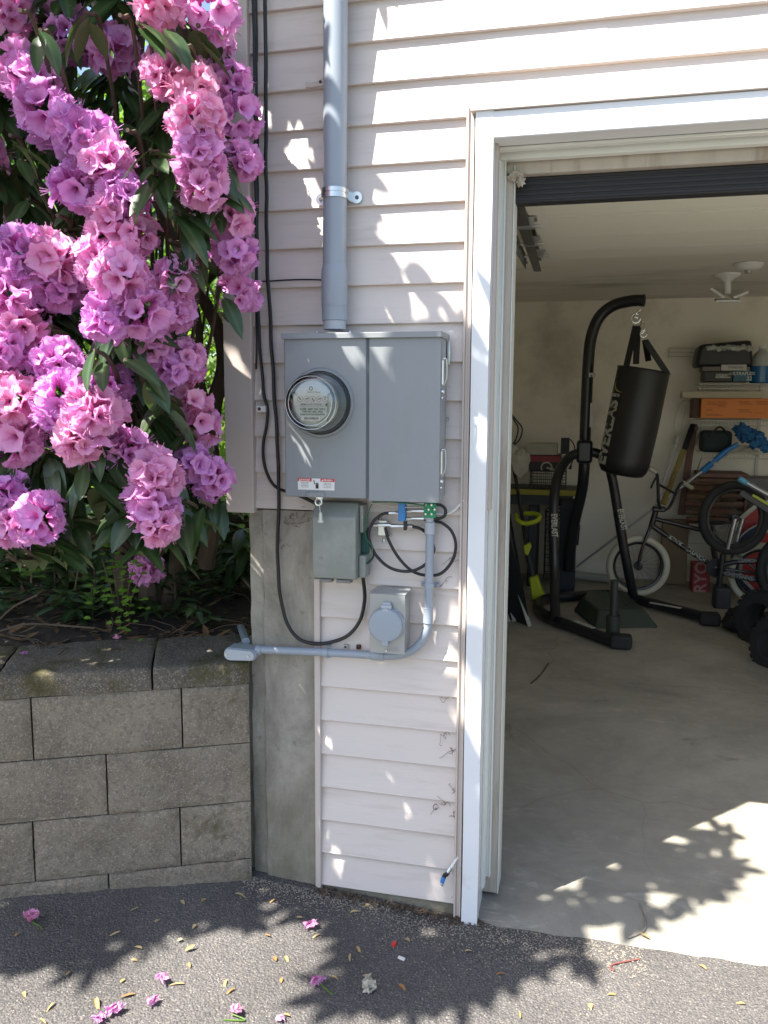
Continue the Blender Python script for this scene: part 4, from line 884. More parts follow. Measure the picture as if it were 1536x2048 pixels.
# --- punching bag
YG=3.75
pt=P(1287,742,YG);pbm=P(1243,950,YG);ax=(pbm-pt).normalized();rb=abs(P(1338,800,YG).x-P(1222,800,YG).x)/2*.91
bag=thing('punching_bag','black vinyl punching bag hanging tilted from the curved arm','punching bag',pt)
LB_=(pbm-pt).length
mb=MB();mb.lathe(pt,ax,[(.012,rb*.2),(.006,rb*.86),(-.006,rb*.97),(-.006,rb*.995),(.01,rb*1.0),(LB_*.3,rb*1.01),(LB_*.55,rb*1.015),(LB_*.86,rb*.99),(LB_*.94,rb*.94),(LB_*.985,rb*.82),(LB_,rb*.6),(LB_+.005,.001)],40)
for i,v in enumerate(mb.v):
    mb.v[i]=v+Vector((1,1,0))*.002*noise.noise(v*6)
build('bag_body',mb,m_vinyl,bag,sharp=50)
mb=MB();sn=ax.orthogonal().normalized();bn=ax.cross(sn)
pts=[pt+(sn*math.cos(2*PI*k/32)+bn*math.sin(2*PI*k/32))*rb*1.0-ax*.006 for k in range(33)];mb.tube(pts,.006,6,cap=False);build('top_piping',mb,m_tube,bag)
hk=P(1273,650,YG);
def strap(mb,a,b,w=.02):mb.bar(a,b,w,.002,side=(CAM-a).normalized())
for (x1,y1,x2,y2,dy) in((1271,652,1252,735,-.1),(1274,652,1272,728,-.14),(1276,655,1272,728,.1),(1290,680,1297,722,.1),(1291,682,1335,748,-.02)):
    mb=MB();strap(mb,P(x1,y1,YG),P(x2,y2,YG+dy));build('hanging_strap',mb,m_vinyl,bag)
mb=MB();
def link(mb,c,r1,r2,w,tilt=0):
    pts=[c+Vector((r1*math.cos(2*PI*k/16),tilt*math.cos(2*PI*k/16)*r1,r2*math.sin(2*PI*k/16))) for k in range(17)];mb.tube(pts,w,6,cap=False)
link(mb,P(1272,637,YG),.028,.03,.006);build('steel_ring',mb,m_steel,bag)
mb=MB();mb.tube(smoothpath([P(1276,612,YG),P(1280,620,YG),P(1272,626,YG),P(1270,634,YG),P(1276,636,YG)],5),.007,8);build('steel_hook',mb,m_steel,bag)
mb=MB();link(mb,P(1284,655,YG),.014,.04,.004);link(mb,P(1287,668,YG),.022,.022,.004);build('carabiner',mb,m_steel,bag)
C_b=P(1266,850,YG);
mb=MB();fac=(CAM-C_b);up=-ax
# text runs up the bag on its left side
axm=pt+ax*(LB_*.57)
text_mb(mb,'EVERLAST',.14,None,(0,0,0),(0,0,0),wrap=wrapcyl(axm,-ax,rb*1.03,1.0,fac),sx=.82,bold=.006);build('brand_print',mb,m_logo,bag)
mb=MB();axq=pt+ax*(LB_*.17)
w_=wrapcyl(axq,-ax,rb*1.02,.75,fac)
q=[];N_=16
for k in range(N_+1):
    a=-1.9+2.6*k/N_;q.append((w_(.045*math.sin(a)-.0,.075*math.cos(a)),w_((.045-.012*math.sin(PI*k/N_))*math.sin(a),(.075-.016*math.sin(PI*k/N_))*math.cos(a))))
for k in range(N_):mb.add([q[k][0],q[k+1][0],q[k+1][1],q[k][1]],[(0,1,2,3)])
build('yellow_swoosh',mb,mat('logo_yellow',(.5,.42,.12),.5),bag)
# --- green ramp
rp_=[G(*p) for p in((1147,1222),(1160,1201),(1262,1204),(1318,1256),(1190,1257))]
cx=sum((p for p in rp_),Vector())/5
rmp=thing('plastic_ramp','low dark green plastic ramp lying under the punching bag','ramp',cx)
mb=MB();tp=[cx+(p-cx)*.72+Vector((0,0,.10)) for p in rp_]
n=5;mb.add(rp_+tp,[tuple(range(n-1,-1,-1)),tuple(range(n,2*n))]+[(i,(i+1)%n,(i+1)%n+n,i+n) for i in range(n)])
m_rmp=mat('dark_green_plastic',(.045,.06,.045),.5,var=.15);build('ramp_body',mb,m_rmp,rmp,bevel=.012)
mb=MB()
for i in range(7):
    a=tp[1].lerp(tp[2],(i+.7)/8);b=tp[0].lerp(tp[3],(i+.7)/8);mb.bar(a,b,.006,.003,side=(0,0,1))
build('ramp_ribs',mb,m_rmp,rmp)
# --- wheels / bikes
m_spoke=mat('dull_spokes',(.10,.10,.10),.4,.6)
def wheel(parent,c,Rr,tw,nrm,tmat,name='wheel',spokes=28,rimr=.86,rimmat=None):
    nrm=Vector(nrm).normalized();u=nrm.orthogonal().normalized();v=nrm.cross(u)
    def ring(rad,rt,mb,seg=56,s2=12):
        pts=[c+(u*math.cos(2*PI*k/seg)+v*math.sin(2*PI*k/seg))*rad for k in range(seg+1)];mb.tube(pts,rt,s2,cap=False)
    mb=MB();ring(Rr-tw,tw,mb);t=build('tyre',mb,tmat,parent,origin=c)
    mb=MB();ring((Rr-2*tw)*.97,tw*.5,mb,s2=8);rm=build('rim',mb,rimmat or m_tube,parent,origin=c)
    mb=MB()
    for k in range(spokes):
        a=2*PI*k/spokes;b=a+(.35 if k%2 else -.35);mb.tube([c+(u*math.cos(a)+v*math.sin(a))*(Rr-2.2*tw)+nrm*0,c+(u*math.cos(b)+v*math.sin(b))*.03+nrm*(.02 if k%2 else -.02)],.001,4,cap=False)
    build('spokes',mb,m_spoke,parent,origin=c)
    mb=MB();mb.lathe(c-nrm*.05,nrm,[(0,.012),(.02,.012),(.022,.03),(.028,.03),(.03,.018),(.07,.018),(.072,.03),(.078,.03),(.08,.012),(.1,.012)],16);build('hub',mb,m_tube,parent,origin=c)
YK=4.28
cw=P(1276,1132,YK);Rw=abs(P(1276,1071,YK).z-P(1276,1194,YK).z)/2
bk=thing('bmx_bike','small dark bmx bicycle with cream tyres standing behind the punching bag','bicycle',Vector((P(1400,1150,YK).x,YK,0)))
def B(px,py,dy=0):return P(px,py,YK+dy)
wheel(bk,cw,Rw,.026,(.12,-1,0),m_cream)
wheel(bk,B(1522,1148,.05),Rw*1.0,.026,(.05,-1,0),m_cream)
m_frame=mat('dark_brown_frame',(.025,.016,.016),.35,coat=.3)
mb=MB()
for dy in(-.055,.055):mb.tube(smoothpath([B(1276,1132,dy),B(1284,1098,dy),B(1296,1066,dy*.7),B(1302,1050,dy*.3)],4),.013,10)
build('fork',mb,m_frame,bk)
mb=MB();mb.tube([B(1302,1056),B(1312,1020)],.022,14);mb.tube([B(1308,1037),B(1360,1050),B(1428,1066)],.017,12);mb.tube([B(1305,1052),B(1366,1094),B(1432,1136)],.020,12);mb.tube([B(1428,1060),B(1432,1136)],.016,12);mb.tube([B(1432,1136),B(1480,1142),B(1522,1148,-.06)],.011,10);mb.tube([B(1428,1070),B(1475,1108),B(1522,1148,-.06)],.010,10)
build('frame',mb,m_frame,bk)
mb=MB();ax_=(B(1432,1136)-B(1305,1052)).normalized();cc=B(1385,1105,-.0);text_mb(mb,'KINK',.05,None,(0,0,0),(0,0,0),wrap=wrapcyl(B(1350,1081.5),ax_,.021,0,CAM-cc),sx=1.0,bold=.002)
text_mb(mb,'LAUNCH',.05,None,(0,0,0),(0,0,0),wrap=wrapcyl(B(1391,1109),ax_,.021,0,CAM-cc),sx=.8,bold=.002);build('frame_print',mb,m_logo,bk)
mb=MB();mb.box(B(1304,1018).x,B(1330,1018).x,YK-.06,YK+.03,B(1304,1022).z,B(1304,1012).z);build('stem',mb,m_tube,bk,bevel=.01)
mb=MB();mb.tube(smoothpath([B(1297,935,-.25),B(1306,938,-.2),B(1314,950,-.14),B(1316,975,-.12),B(1317,1005,-.1),B(1322,1018,-.04),B(1334,1018,.04),B(1344,1005,.1),B(1357,975,.14),B(1366,965,.18),B(1380,972,.24)],5),.0115,10);mb.tube([B(1316,968,-.12),B(1352,988,.12)],.010,8);build('handlebar',mb,m_tube,bk)
for a,b in(((1297,935,-.25),(1311,944,-.17)),((1364,964,.18),(1384,976,.25))):
    mb=MB();mb.tube([B(*a),B(*b)],.017,12);build('grip',mb,m_cream,bk)
mb=MB();mb.tube(smoothpath([B(1314,952,-.14),B(1306,966,-.16),B(1302,976,-.18)],3),.007,8);build('brake_lever',mb,m_tube,bk)
mb=MB();mb.lathe(B(1432,1136,-.05),(0,-1,0),[(0,.07),(.004,.07),(.004,.05)],24);mb.bar(B(1432,1136,-.06),B(1442,1182,-.06),.012,.006);mb.bar(B(1432,1136,.06),B(1424,1095,.06),.012,.006);mb.tube([B(1432,1136,-.06),B(1432,1136,.065)],.012,8);build('crankset',mb,m_tube,bk)
mb=MB();mb.box(B(1425,1180).x,B(1455,1180).x,YK-.16,YK-.07,B(1440,1190).z,B(1440,1183).z);build('pedal',mb,m_dkpl,bk,bevel=.004)
mb=MB();mb.tube([B(1428,1062),B(1424,1048)],.013,10);mb.blob(B(1424,1044),.12,.05,.02,amp=.05);build('saddle',mb,m_vinyl,bk)
# second bike hung in front of shelves
YK2=4.15
b2=thing('mountain_bike','larger black bicycle leaning on the bmx with its front wheel turned sideways','bicycle',Vector((P(1500,1150,YK2).x,YK2,0)))
def B2(px,py,dy=0):return P(px,py,YK2+dy)
wheel(b2,B2(1468,1036),abs(P(1468,962,YK2).z-P(1468,1110,YK2).z)/2,.03,(.35,-1,.05),m_tyre)
wheel(b2,B2(1600,1140,.0),.30,.03,(.1,-1,.05),m_tyre)
mb=MB();mb.tube([B2(1455,1098,-.06),B2(1470,1037,-.06)],.018,10);mb.tube([B2(1468,1098,.06),B2(1485,1037,.06)],.018,10);mb.bar(B2(1453,1095,-.03),B2(1470,1096,.03),.014,.02);build('fork',mb,mat('chrome_fork',(.35,.35,.36),.2,.8),b2)
mb=MB();mb.tube([B2(1440,1130),B2(1470,1124),B2(1545,1120)],.018,12);mb.tube([B2(1442,1145),B2(1500,1158),B2(1600,1172)],.020,12);mb.tube([B2(1446,1108),B2(1438,1172)],.022,12);build('frame',mb,m_tube,b2)
mb=MB();text_mb(mb,'DIAMONDBACK',.04,B2(1512,1122,-.021),(1,0,.02),(0,0,1),sx=.8,bold=.001);text_mb(mb,'CHEYENNE',.045,B2(1478,1152.5,-.022),(1,0,-.16),(0.1,0,1),sx=.85,bold=.001);build('frame_print',mb,mat('frame_letter_grey',(.20,.2,.2),.5),b2)
mb=MB();mb.box(B2(1428,1180).x,B2(1462,1180).x,YK2-.05,YK2+.1,B2(1440,1222).z,B2(1440,1172).z);build('pedal_block',mb,m_dkpl,b2,bevel=.02)
mb=MB();mb.tube([B2(1452,1170),B2(1453,1248)],.010,8);build('kick_stand',mb,m_tube,b2)
# --- round board with red octagon
YO=4.55
oc=P(1552,1128,YO)
ob=thing('round_board','round navy board with a white edged red octagon behind the bicycles','board',Vector((oc.x,YO,0)))
ro=abs(P(1452,1128,YO).x-oc.x)
mb=MB();mb.lathe(oc,(0,-1,0),[(0,ro*.93),(.01,ro*.93),(.012,ro*.9)],48);build('navy_disc',mb,mat('navy_board',(.01,.018,.05),.5),ob)
mb=MB();ringmb(mb,oc+Vector((0,-.0135,0)),ro*.92,ro*.03,48);build('white_edge',mb,m_logo,ob)
def octa(r,y,m,name):
    mb=MB();poly=[oc+Vector((r*math.cos(PI/8+k*PI/4),y,r*math.sin(PI/8+k*PI/4))) for k in range(8)];mb.prism(poly[::-1],(0,.003,0));build(name,mb,m,ob)
octa(ro*.80,-.018,m_logo,'octagon_border');octa(ro*.73,-.0215,mat('red_board',(.42,.02,.02),.5),'octagon_panel')
mb=MB();mb.blob(P(1560,1140,YO-.024),.16,.002,.10,amp=.2);build('white_shape',mb,m_logo,ob)
oc=P(1548,1072,YO+.08)
o2=thing('octagon_panel','upper red octagon panel with white border above the round board','board',Vector((oc.x,YO+.1,0)))
_o=ob;ob=o2;octa(.30,-.003,m_logo,'panel_border');octa(.265,-.0065,mat('red_board2',(.40,.02,.02),.5),'panel_face')
# --- red box with lettering
a=P(1383,1190,4.62);b=P(1416,1130,4.62)
rb_=thing('red_box','red tool box carton with white letters standing behind the bmx','box',Vector(((a.x+b.x)/2,4.7,0)))
mb=MB();mb.box(a.x,b.x+.02,4.62,4.8,.0,b.z);build('carton',mb,mat('red_carton',(.25,.012,.016),.5),rb_,bevel=.004)
mb=MB();text_mb(mb,'RYO',.125,Vector(((a.x+b.x)/2+.01,4.618,b.z*.55)),(0,0,1),(-1,0,0),bold=.003);build('carton_letters',mb,mat('dull_letter_pink',(.42,.22,.2),.6),rb_)
# --- shelves
shy=YB-.36
def shelf(name,label,px,py,x1=4.0,d=.34):
    c=P(px,py,shy);t=thing(name,label,'shelf',Vector((c.x+.8,YB-.18,c.z)),'white wire shelves on the back wall')
    mb=MB()
    for z in(0,-.036):mb.tube([(c.x,shy,c.z+z),(x1,shy,c.z+z)],.0045,6)
    mb.tube([(c.x,YB-.02,c.z),(x1,YB-.02,c.z)],.0035,6)
    x=c.x+.006
    while x<x1:
        mb.add([(x-.0018,shy-.004,c.z),(x+.0018,shy-.004,c.z),(x+.0018,shy-.004,c.z-.036),(x-.0018,shy-.004,c.z-.036)],[(0,1,2,3)])
        mb.add([(x-.0018,shy,c.z+.003),(x+.0018,shy,c.z+.003),(x+.0018,YB-.01,c.z+.003),(x-.0018,YB-.01,c.z+.003)],[(0,1,2,3)]);x+=.026
    build('wire_deck',mb,m_wirew,t)
    mb=MB();mb.tube([(c.x+.01,shy+.01,c.z-.03),(c.x+.01,YB-.01,c.z-.2)],.005,6);mb.tube([(c.x+.01,YB-.01,c.z-.2),(c.x+1.0,YB-.012,c.z-.2)],.003,4);mb.bar((c.x+1.0,YB-.012,c.z-.2),(c.x+1.0,YB-.012,c.z-.01),.004,.003,side=(1,0,0));mb.bar((c.x+1.0,shy+.01,c.z-.01),(c.x+1.0,YB-.01,c.z-.02),.012,.003,side=(1,0,0));build('shelf_brace',mb,m_wirew,t)
    return c.z
z1=shelf('wire_shelf','topmost white wire shelf holding the black bag and boxes',1398,768)
z2=shelf('wire_shelf','second wire shelf from the top under the orange box',1402,841)
z3=shelf('wire_shelf','third wire shelf from the top with the green bag and mop',1402,906)
z4=shelf('wire_shelf','lowest wire shelf behind the bicycles under the firewood',1380,1050)
for px in(1512,):
    c=P(px,940,YB);mb=MB();mb.box(c.x-.012,c.x+.012,YB-.014,YB-.001,z4-.1,z1+.1);st_=tag(build('wall_standard',mb,m_wirew),'slotted white upright rail screwed to the back wall','shelf rail')
c0_=P(1338,697,YB-.02);c1_=P(1388,713,YB-.02)
mb=MB()
for z in(c0_.z,(c0_.z+c1_.z)/2,c1_.z):mb.tube([(c0_.x,YB-.03,z),(c1_.x+.2,YB-.03,z)],.004,6)
mb.tube([(c0_.x,YB-.03,c0_.z),(c0_.x,YB-.03,c1_.z-.01)],.005,6);mb.tube([(c0_.x+.01,YB-.03,c1_.z),(c0_.x+.01,YB,c1_.z)],.004,6)
tag(build('wire_rack',mb,m_wirew),'narrow white wire rack on the back wall left of the black bag','rack')
def SB(px0,px1,py0,py1,y0=None,dep=.25):      # box on a shelf from pixel rect at front plane y0
    y0=y0 if y0 is not None else shy+.02
    a=P(px0,py1,y0);b=P(px1,py0,y0);return a.x,b.x,y0,y0+dep,a.z,b.z
# top shelf
x0,x1,ya,yb2,za,zb=SB(1389,1510,682,734)
mb=MB();mb.box(x0,x1,ya,yb2,za,zb);
for i,v in enumerate(mb.v):
    if v.z>za+.01:mb.v[i]=v+Vector(((.03 if v.x<x0+.1 else -.02),0,(-.02 if v.x<x0+.1 else .01)))
bb=thing('black_bag','long black zip bag on the top shelf across the small boxes','bag',Vector(((x0+x1)/2,ya+.1,za)))
build('bag_shell',mb,m_vinyl,bb,bevel=.03,bseg=3)
mb=MB();a=P(1418,690,ya-.012);b=P(1498,702,ya-.012)
for i in range(9):mb.blob((a.x+(b.x-a.x)*i/8,ya-.004,(a.z+b.z)/2+.004*math.sin(i*2.)),.028,.012,.02,8,5,amp=.35,seed=i,sc_=5)
build('clear_pocket',mb,mat('crinkled_clear',(.35,.36,.30),.2,var=.5,vs=60),bb)
def carton(name,label,px0,px1,py0,py1,m,dep=.22,y0=None,cat='box',text=None,ts=.03,tm=None,tx=0,tz=0,sx=1,zfloor=None,bold=.001):
    x0,x1,ya,yb2,za,zb=SB(px0,px1,py0,py1,y0,dep)
    if zfloor is not None:za=zfloor
    t=thing(name,label,cat,Vector(((x0+x1)/2,(ya+yb2)/2,za)))
    mb=MB();mb.box(x0,x1,ya,yb2,za,zb);build('carton',mb,m,t,bevel=.003)
    if text:
        mb=MB()
        for i,tt in enumerate(text):text_mb(mb,tt[0],tt[3] if len(tt)>3 else ts,Vector(((x0+x1)/2+tt[1],ya-.0012,(za+zb)/2+tt[2])),X_,Z_,sx=sx,bold=bold)
        build('carton_print',mb,tm or m_logo,t)
    return t
m_bk=mat('black_carton',(.02,.02,.021),.5);m_bl=mat('steel_blue_carton',(.03,.11,.17),.5)
t=carton('black_carton','black carton with a white panel of letters on the top shelf',1408,1465,743,763,m_bk)
x0,x1,ya,_,za,zb=SB(1431,1462,748,756)
mb=MB();mb.box(x0,x1,ya-.002,ya-.0003,za,zb);bp_=build('name_panel',mb,m_logo,t);mb=MB();text_mb(mb,'POLY COMP',.028,Vector(((x0+x1)/2,ya-.003,(za+zb)/2)),X_,Z_,sx=.85,bold=.001);build('panel_letters',mb,m_ink,bp_)
carton('blue_carton','steel blue carton lettered ULTRAFLEX beside the washer fluid jug',1466,1504,742,763,m_bl,text=[('ULTRAFLEX',-.0,.02,.034),('22',.05,-.018,.04)])
carton('white_carton','small white carton squeezed under the black bag',1442,1494,729,741.5,m_logo,text=[('STANDARD',.015,0,.022)],tm=m_grink)
carton('grey_carton','dull grey carton left of the small white one on the top shelf',1405,1441,733,742.5,mat('grey_carton',(.16,.15,.13),.7),dep=.2)
# jug
jx0,jx1=P(1506,730,shy).x,P(1552,730,shy).x;jc=Vector(((jx0+jx1)/2,shy+.12,z1+.006));jr=(jx1-jx0)/2
jg=thing('washer_fluid_jug','translucent jug half full of blue fluid on the top shelf','jug',jc)
jt=P(1525,690,shy).z;fl=P(1525,731,shy).z
mb=MB();mb.lathe(jc,(0,0,1),[(0,jr*.9),(.01,jr),(fl-jc.z,jr)],28);build('blue_fluid',mb,mat('blue_fluid',(.02,.13,.3),.15),jg)
mb=MB();H_=jt-jc.z;mb.lathe(jc,(0,0,1),[(fl-jc.z+.001,jr*1.0),(H_*.66,jr*.97),(H_*.78,jr*.7),(H_*.88,jr*.35),(H_*.93,jr*.28)],28,capend=False);build('jug_shell',mb,mat('milky_plastic',(.42,.44,.42),.35,var=.05),jg)
mb=MB();mb.lathe(jc,(0,0,1),[(H_*.93,jr*.33),(H_,jr*.33)],16);build('jug_cap',mb,m_white,jg)
# plank + orange box (second shelf)
mb=MB();x0,x1,ya,_,za,zb=SB(1363,1524,783,796);mb.box(x0,x1,ya-.03,ya+.12,za,zb);tag(build('wooden_plank',mb,m_ply,bevel=.004),'pale plank laid over the orange carton on the second shelf','plank')
t=carton('orange_carton','long bright orange carton with small print on the second shelf',1401,1556,797,836,m_orange,text=[],dep=.28)
x0,x1,ya,_,za,zb=SB(1401,1556,797,836)
mb=MB()
for (u,v,wd,nl) in((.07,.82,.16,3),(.07,.45,.10,2),(.22,.85,.13,5),(.5,.85,.18,3),(.5,.45,.18,3),(.72,.85,.2,3),(.72,.28,.14,1),(.07,.2,.25,2)):
    for i in range(nl):
        zz=za+(zb-za)*v-i*.010;xx=x0+(x1-x0)*u;mb.box(xx,xx+(x1-x0)*wd*(.75+.25*((i*37)%3)/2),ya-.002,ya-.0008,zz-.0035,zz+.0015)
build('carton_print',mb,mat('brown_print',(.42,.11,.02),.6),t)
carton('brown_carton','dark brown carton end poking out left of the orange one',1385,1400,797,836,mat('dark_brown_carton',(.11,.06,.045),.7),y0=shy+.08)
# third shelf
mb=MB();x0,x1,ya,_,za,zb=SB(1403,1466,862,899);mb.box(x0,x1,ya,ya+.2,z3+.004,zb);db=thing('dark_green_bag','dark green canvas bag on the third shelf beside the blue mop','bag',Vector(((x0+x1)/2,ya+.1,z3)));build('bag_shell',mb,mat('dark_canvas',(.014,.028,.03),.8),db,bevel=.03,bseg=3)
mb=MB();mb.tube(smoothpath([(x0+.05,ya-.01,zb-.05),(x0+.12,ya-.02,zb+.03),(x0+.2,ya-.01,zb-.04)],6),.008,8);build('bag_handle',mb,m_vinyl,db)
# mop with blue duster head
mp=thing('blue_duster','long grey telescopic pole with a fluffy blue duster head','duster',G(1152,1150))
mb=MB();mb.tube([P(1153,1134,4.75),P(1303,1020,4.70)],.009,10);mb.tube([P(1303,1020,4.70),P(1410,938,4.66)],.0125,10);build('pole',mb,m_grtub,mp)
mb=MB();mb.tube([P(1404,943,4.66),P(1424,926,4.65)],.026,12);mb.tube([P(1430,921,4.65),P(1452,902,4.64)],.022,12);mb.tube([P(1424,926,4.65),P(1432,919,4.65)],.012,10);mb.tube([P(1452,902,4.64),P(1476,888,4.64)],.018,12);build('blue_grip',mb,m_blue,mp)
m_fluff=mat('blue_microfibre',(.03,.13,.30),.95,var=.5,vs=40,bump=1.,bs=60)
mb=MB();random.seed(5)
for i in range(46):
    t=random.random();c=P(1478+48*t+random.uniform(-6,6),862+25*t+random.uniform(-11,11),4.62+random.uniform(-.05,.05));mb.blob(c,.032,.03,.028,8,6,amp=.4,seed=i,sc_=4)
build('duster_head',mb,m_fluff,mp)
mb=MB();vs=[]
for i in range(11):
    for j in range(5):
        q=P(1447+7*i,903-13*math.sin(PI*i/10)+j*3+3*noise.noise(Vector((i*.7,j,0))),shy-.02+.02*math.sin(i*1.3+j));vs.append(q)
mb.add(vs,[(i*5+j,i*5+j+1,(i+1)*5+j+1,(i+1)*5+j) for i in range(10) for j in range(4)]);tag(build('white_rag',mb,m_cloth,sub=1),'crumpled white rag draped over the edge of the third shelf','rag')
# leaning poles
mb=MB();mb.tube([P(1312,1010,4.5),P(1354,882,4.9)],.011,10);mb.tube([P(1352,888,4.88),P(1356,874,4.92)],.02,10)
fn=thing('landing_net','pale pole with a thin wire loop leaning on the back wall','net',P(1312,1010,4.5));build('pole',mb,mat('white_pole',(.5,.5,.46),.4),fn)
mb=MB();mb.tube(smoothpath([P(1356,874,4.93),P(1348,850,4.96),P(1358,812,5.0),P(1374,800,5.0),P(1384,815,5.0),P(1376,850,4.96),P(1358,874,4.93)],6),.004,6);mb.tube([P(1358,872,4.93),P(1373,812,4.98)],.003,6);build('wire_loop',mb,m_wirew,fn)
bt=thing('hockey_stick','worn yellow and black stick leaning on the back wall','stick',P(1325,1010,4.6))
mb=MB();mb.bar(P(1326,1008,4.6),P(1368,900,4.85),.02,.012);build('yellow_shaft',mb,mat('old_yellow',(.27,.20,.05),.5,var=.3,vs=20),bt,bevel=.004)
mb=MB();mb.bar(P(1368,900,4.851),P(1386,850,4.95),.022,.013);mb.bar(P(1380,852,4.96),P(1396,857,4.96),.016,.012);build('black_end',mb,m_tube,bt,bevel=.004)
mb=MB();c=P(1345,958,4.70);ax_=(P(1368,900,4.85)-P(1326,1008,4.6)).normalized();text_mb(mb,'EASTON',.05,c,ax_,Vector((-ax_.z,0,ax_.x)),sx=.8);build('stick_letters',mb,m_ink,bt)
mb=MB();mb.bar(P(1388,848,4.98),P(1362,1030,4.85),.026,.012);tag(build('brown_board',mb,m_brown,bevel=.003),'narrow red brown board leaning beside the shelves','board')
mb=MB();a=P(1322,1105,4.9);b=P(1378,1040,4.9);mb.box(a.x,b.x,4.88,4.95,.0,b.z);tag(build('cardboard_sheet',mb,mat('dull_cardboard',(.24,.18,.11),.8),bevel=.004),'dull brown cardboard sheet standing behind the bmx front wheel','cardboard')
# firewood between lower shelves
random.seed(11)
k=0
for row in range(6):
    for colm in range(3):
        px=1400+colm*27+random.uniform(-3,3);py=1040-row*15.5;k+=1
        a=P(px,py,shy+.03);L_=.24;h=.045
        mb=MB();n_=8
        prof=[(random.uniform(.8,1.15)*h*.75*math.cos(2*PI*q/n_),random.uniform(.8,1.1)*h*.62*math.sin(2*PI*q/n_)) for q in range(n_)]
        mb.prism([Vector((a.x-.1,a.y+u_,a.z+v_)) for u_,v_ in prof],(L_*random.uniform(.85,1.05),random.uniform(-.02,.02),random.uniform(-.01,.01)))
        tag(build('firewood_log',mb,m_brown if k%2 else mat('split_wood_%d'%k,(.13,.08,.045),.8,var=.4,vs=30,stretch=(.3,1,3))),'split brown log in the firewood pile behind the bicycle wheel','firewood','logs stacked on the lowest shelf')
mb=MB();a=P(1398,954,shy);b=P(1492,948,shy);mb.box(a.x,b.x,shy-.01,YB-.02,a.z,b.z);mb.box(b.x,b.x+.02,shy-.01,YB-.02,z4,b.z)
tag(build('wood_crate_frame',mb,m_brown,bevel=.003),'thin brown wooden frame round the firewood pile','frame')
mb=MB();a=P(1488,955,shy+.1);mb.box(a.x,a.x+.25,shy+.1,YB-.02,z4,a.z);tag(build('grey_bin',mb,mat('grey_bin',(.13,.13,.12),.6),bevel=.01),'plain grey bin right of the firewood','bin')
mb=MB();mb.tube([P(1490,964,3.9),P(1560,1003,3.9)],.018,12);q=thing('broom','pale broom pole with a light blue end slanting across the right edge','broom',P(1490,964,3.9));build('pole',mb,m_grtub,q)
mb=MB();mb.tube([P(1477,957,3.9),P(1494,966,3.9)],.021,12);build('blue_tip',mb,mat('light_blue_plastic',(.12,.38,.55),.4),q)
mb=MB();mb.bar(P(1480,984,3.95),P(1560,1035,3.95),.022,.012);q=thing('green_racket','black and lime green racket edge below the broom pole','racket',P(1480,984,3.95));build('racket_frame',mb,m_tube,q,bevel=.005)
mb=MB();mb.bar(P(1505,990,3.93),P(1560,1022,3.93),.009,.006);build('lime_stripe',mb,m_yel,q)
# black knobbly tyres bottom right
def knob(name,label,c,nrm,Rr,tw):
    t=thing(name,label,'tyre',Vector((c.x,c.y,0)),'knobbly tyres at the right edge')
    nrm=Vector(nrm).normalized();u=nrm.orthogonal().normalized();v=nrm.cross(u)
    mb=MB();mb.lathe(c-nrm*tw,nrm,[(0,Rr*.55),(0,Rr*.86),(tw*.3,Rr*.95),(tw*1.7,Rr*.95),(tw*2,Rr*.86),(tw*2,Rr*.55),(tw*1.5,Rr*.5),(tw*.5,Rr*.5)],36,capend=False);build('carcass',mb,m_tyre,t)
    mb=MB()
    for k in range(26):
        a=2*PI*k/26
        for s in(-1,0,1):
            aa=a+(.12 if s==0 else 0);d=u*math.cos(aa)+v*math.sin(aa);mb.obox(c+d*Rr*.96+nrm*tw*.62*s,d*Rr*.05,nrm*tw*.22,nrm.cross(d)*Rr*.07)
    build('tread',mb,m_tyre,t)
knob('knobbly_tyre','small black knobbly tyre lying in front at the right edge',G(1545,1290,.11)+Vector((.05,0,0)),(-.8,-.5,.2),.17,.09)
knob('knobbly_tyre','black knobbly tyre standing behind the front one at the right edge',G(1535,1240,.14),(-.7,-.6,.1),.19,.09)
mb=MB();c=G(1475,1248,.05)
for i,(dx,dy,dz_,r_) in enumerate(((0,0,0,.07),(.1,.03,.0,.08),(.03,.1,.03,.07),(.16,.02,.04,.06))):mb.blob(c+Vector((dx,dy,dz_)),r_*1.4,r_,r_*.75,amp=.2,seed=i)
tag(build('black_shoes',mb,m_tyre),'heap of black rubber shoes beside the knobbly tyres','shoes')
# --- ceiling devices
ft=thing('ceiling_lamp','unlit white folding three panel lamp under the garage ceiling','ceiling lamp',G(1455,548,ZC))
c=G(1455,548,ZC-.002);yl=c.y
mb=MB();mb.lathe(c,(0,0,-1),[(0,.085),(.012,.08),(.03,.045),(.05,.028)],24);build('ceiling_rose',mb,m_white,ft)
mb=MB();e=P(1455,588,yl);mb.tube([c,e],.022,14);build('stem',mb,m_white,ft)
m_lampg=mat('lamp_grey_panel',(.3,.3,.28),.4)
for (p,q,w) in(((1448,594),(1421,576),.07),((1462,594),(1492,582),.07),((1430,601),(1480,600),.035)):
    mb=MB();a=P(*p,yl);b=P(*q,yl);mb.bar(a,b,.008,w,side=(0,1,.25));pn=build('lamp_panel',mb,m_white,ft,bevel=.004)
    mb=MB();d=(b-a);mb.bar(a+d*.12+Vector((0,-.004,-.0095)),b-d*.08+Vector((0,-.004,-.0095)),.0012,w*.8,side=(0,1,.25));build('lamp_diffuser',mb,m_lampg,pn)
sm=thing('smoke_detector','round white smoke detector on the garage ceiling beside the lamp','smoke detector',G(1497,528,ZC))
c=G(1497,527,ZC-.002);mb=MB();mb.lathe(c,(0,0,-1),[(0,.085),(.012,.085),(.03,.07),(.04,.05),(.042,.001)],28);build('housing',mb,m_white,sm,bevel=.002)
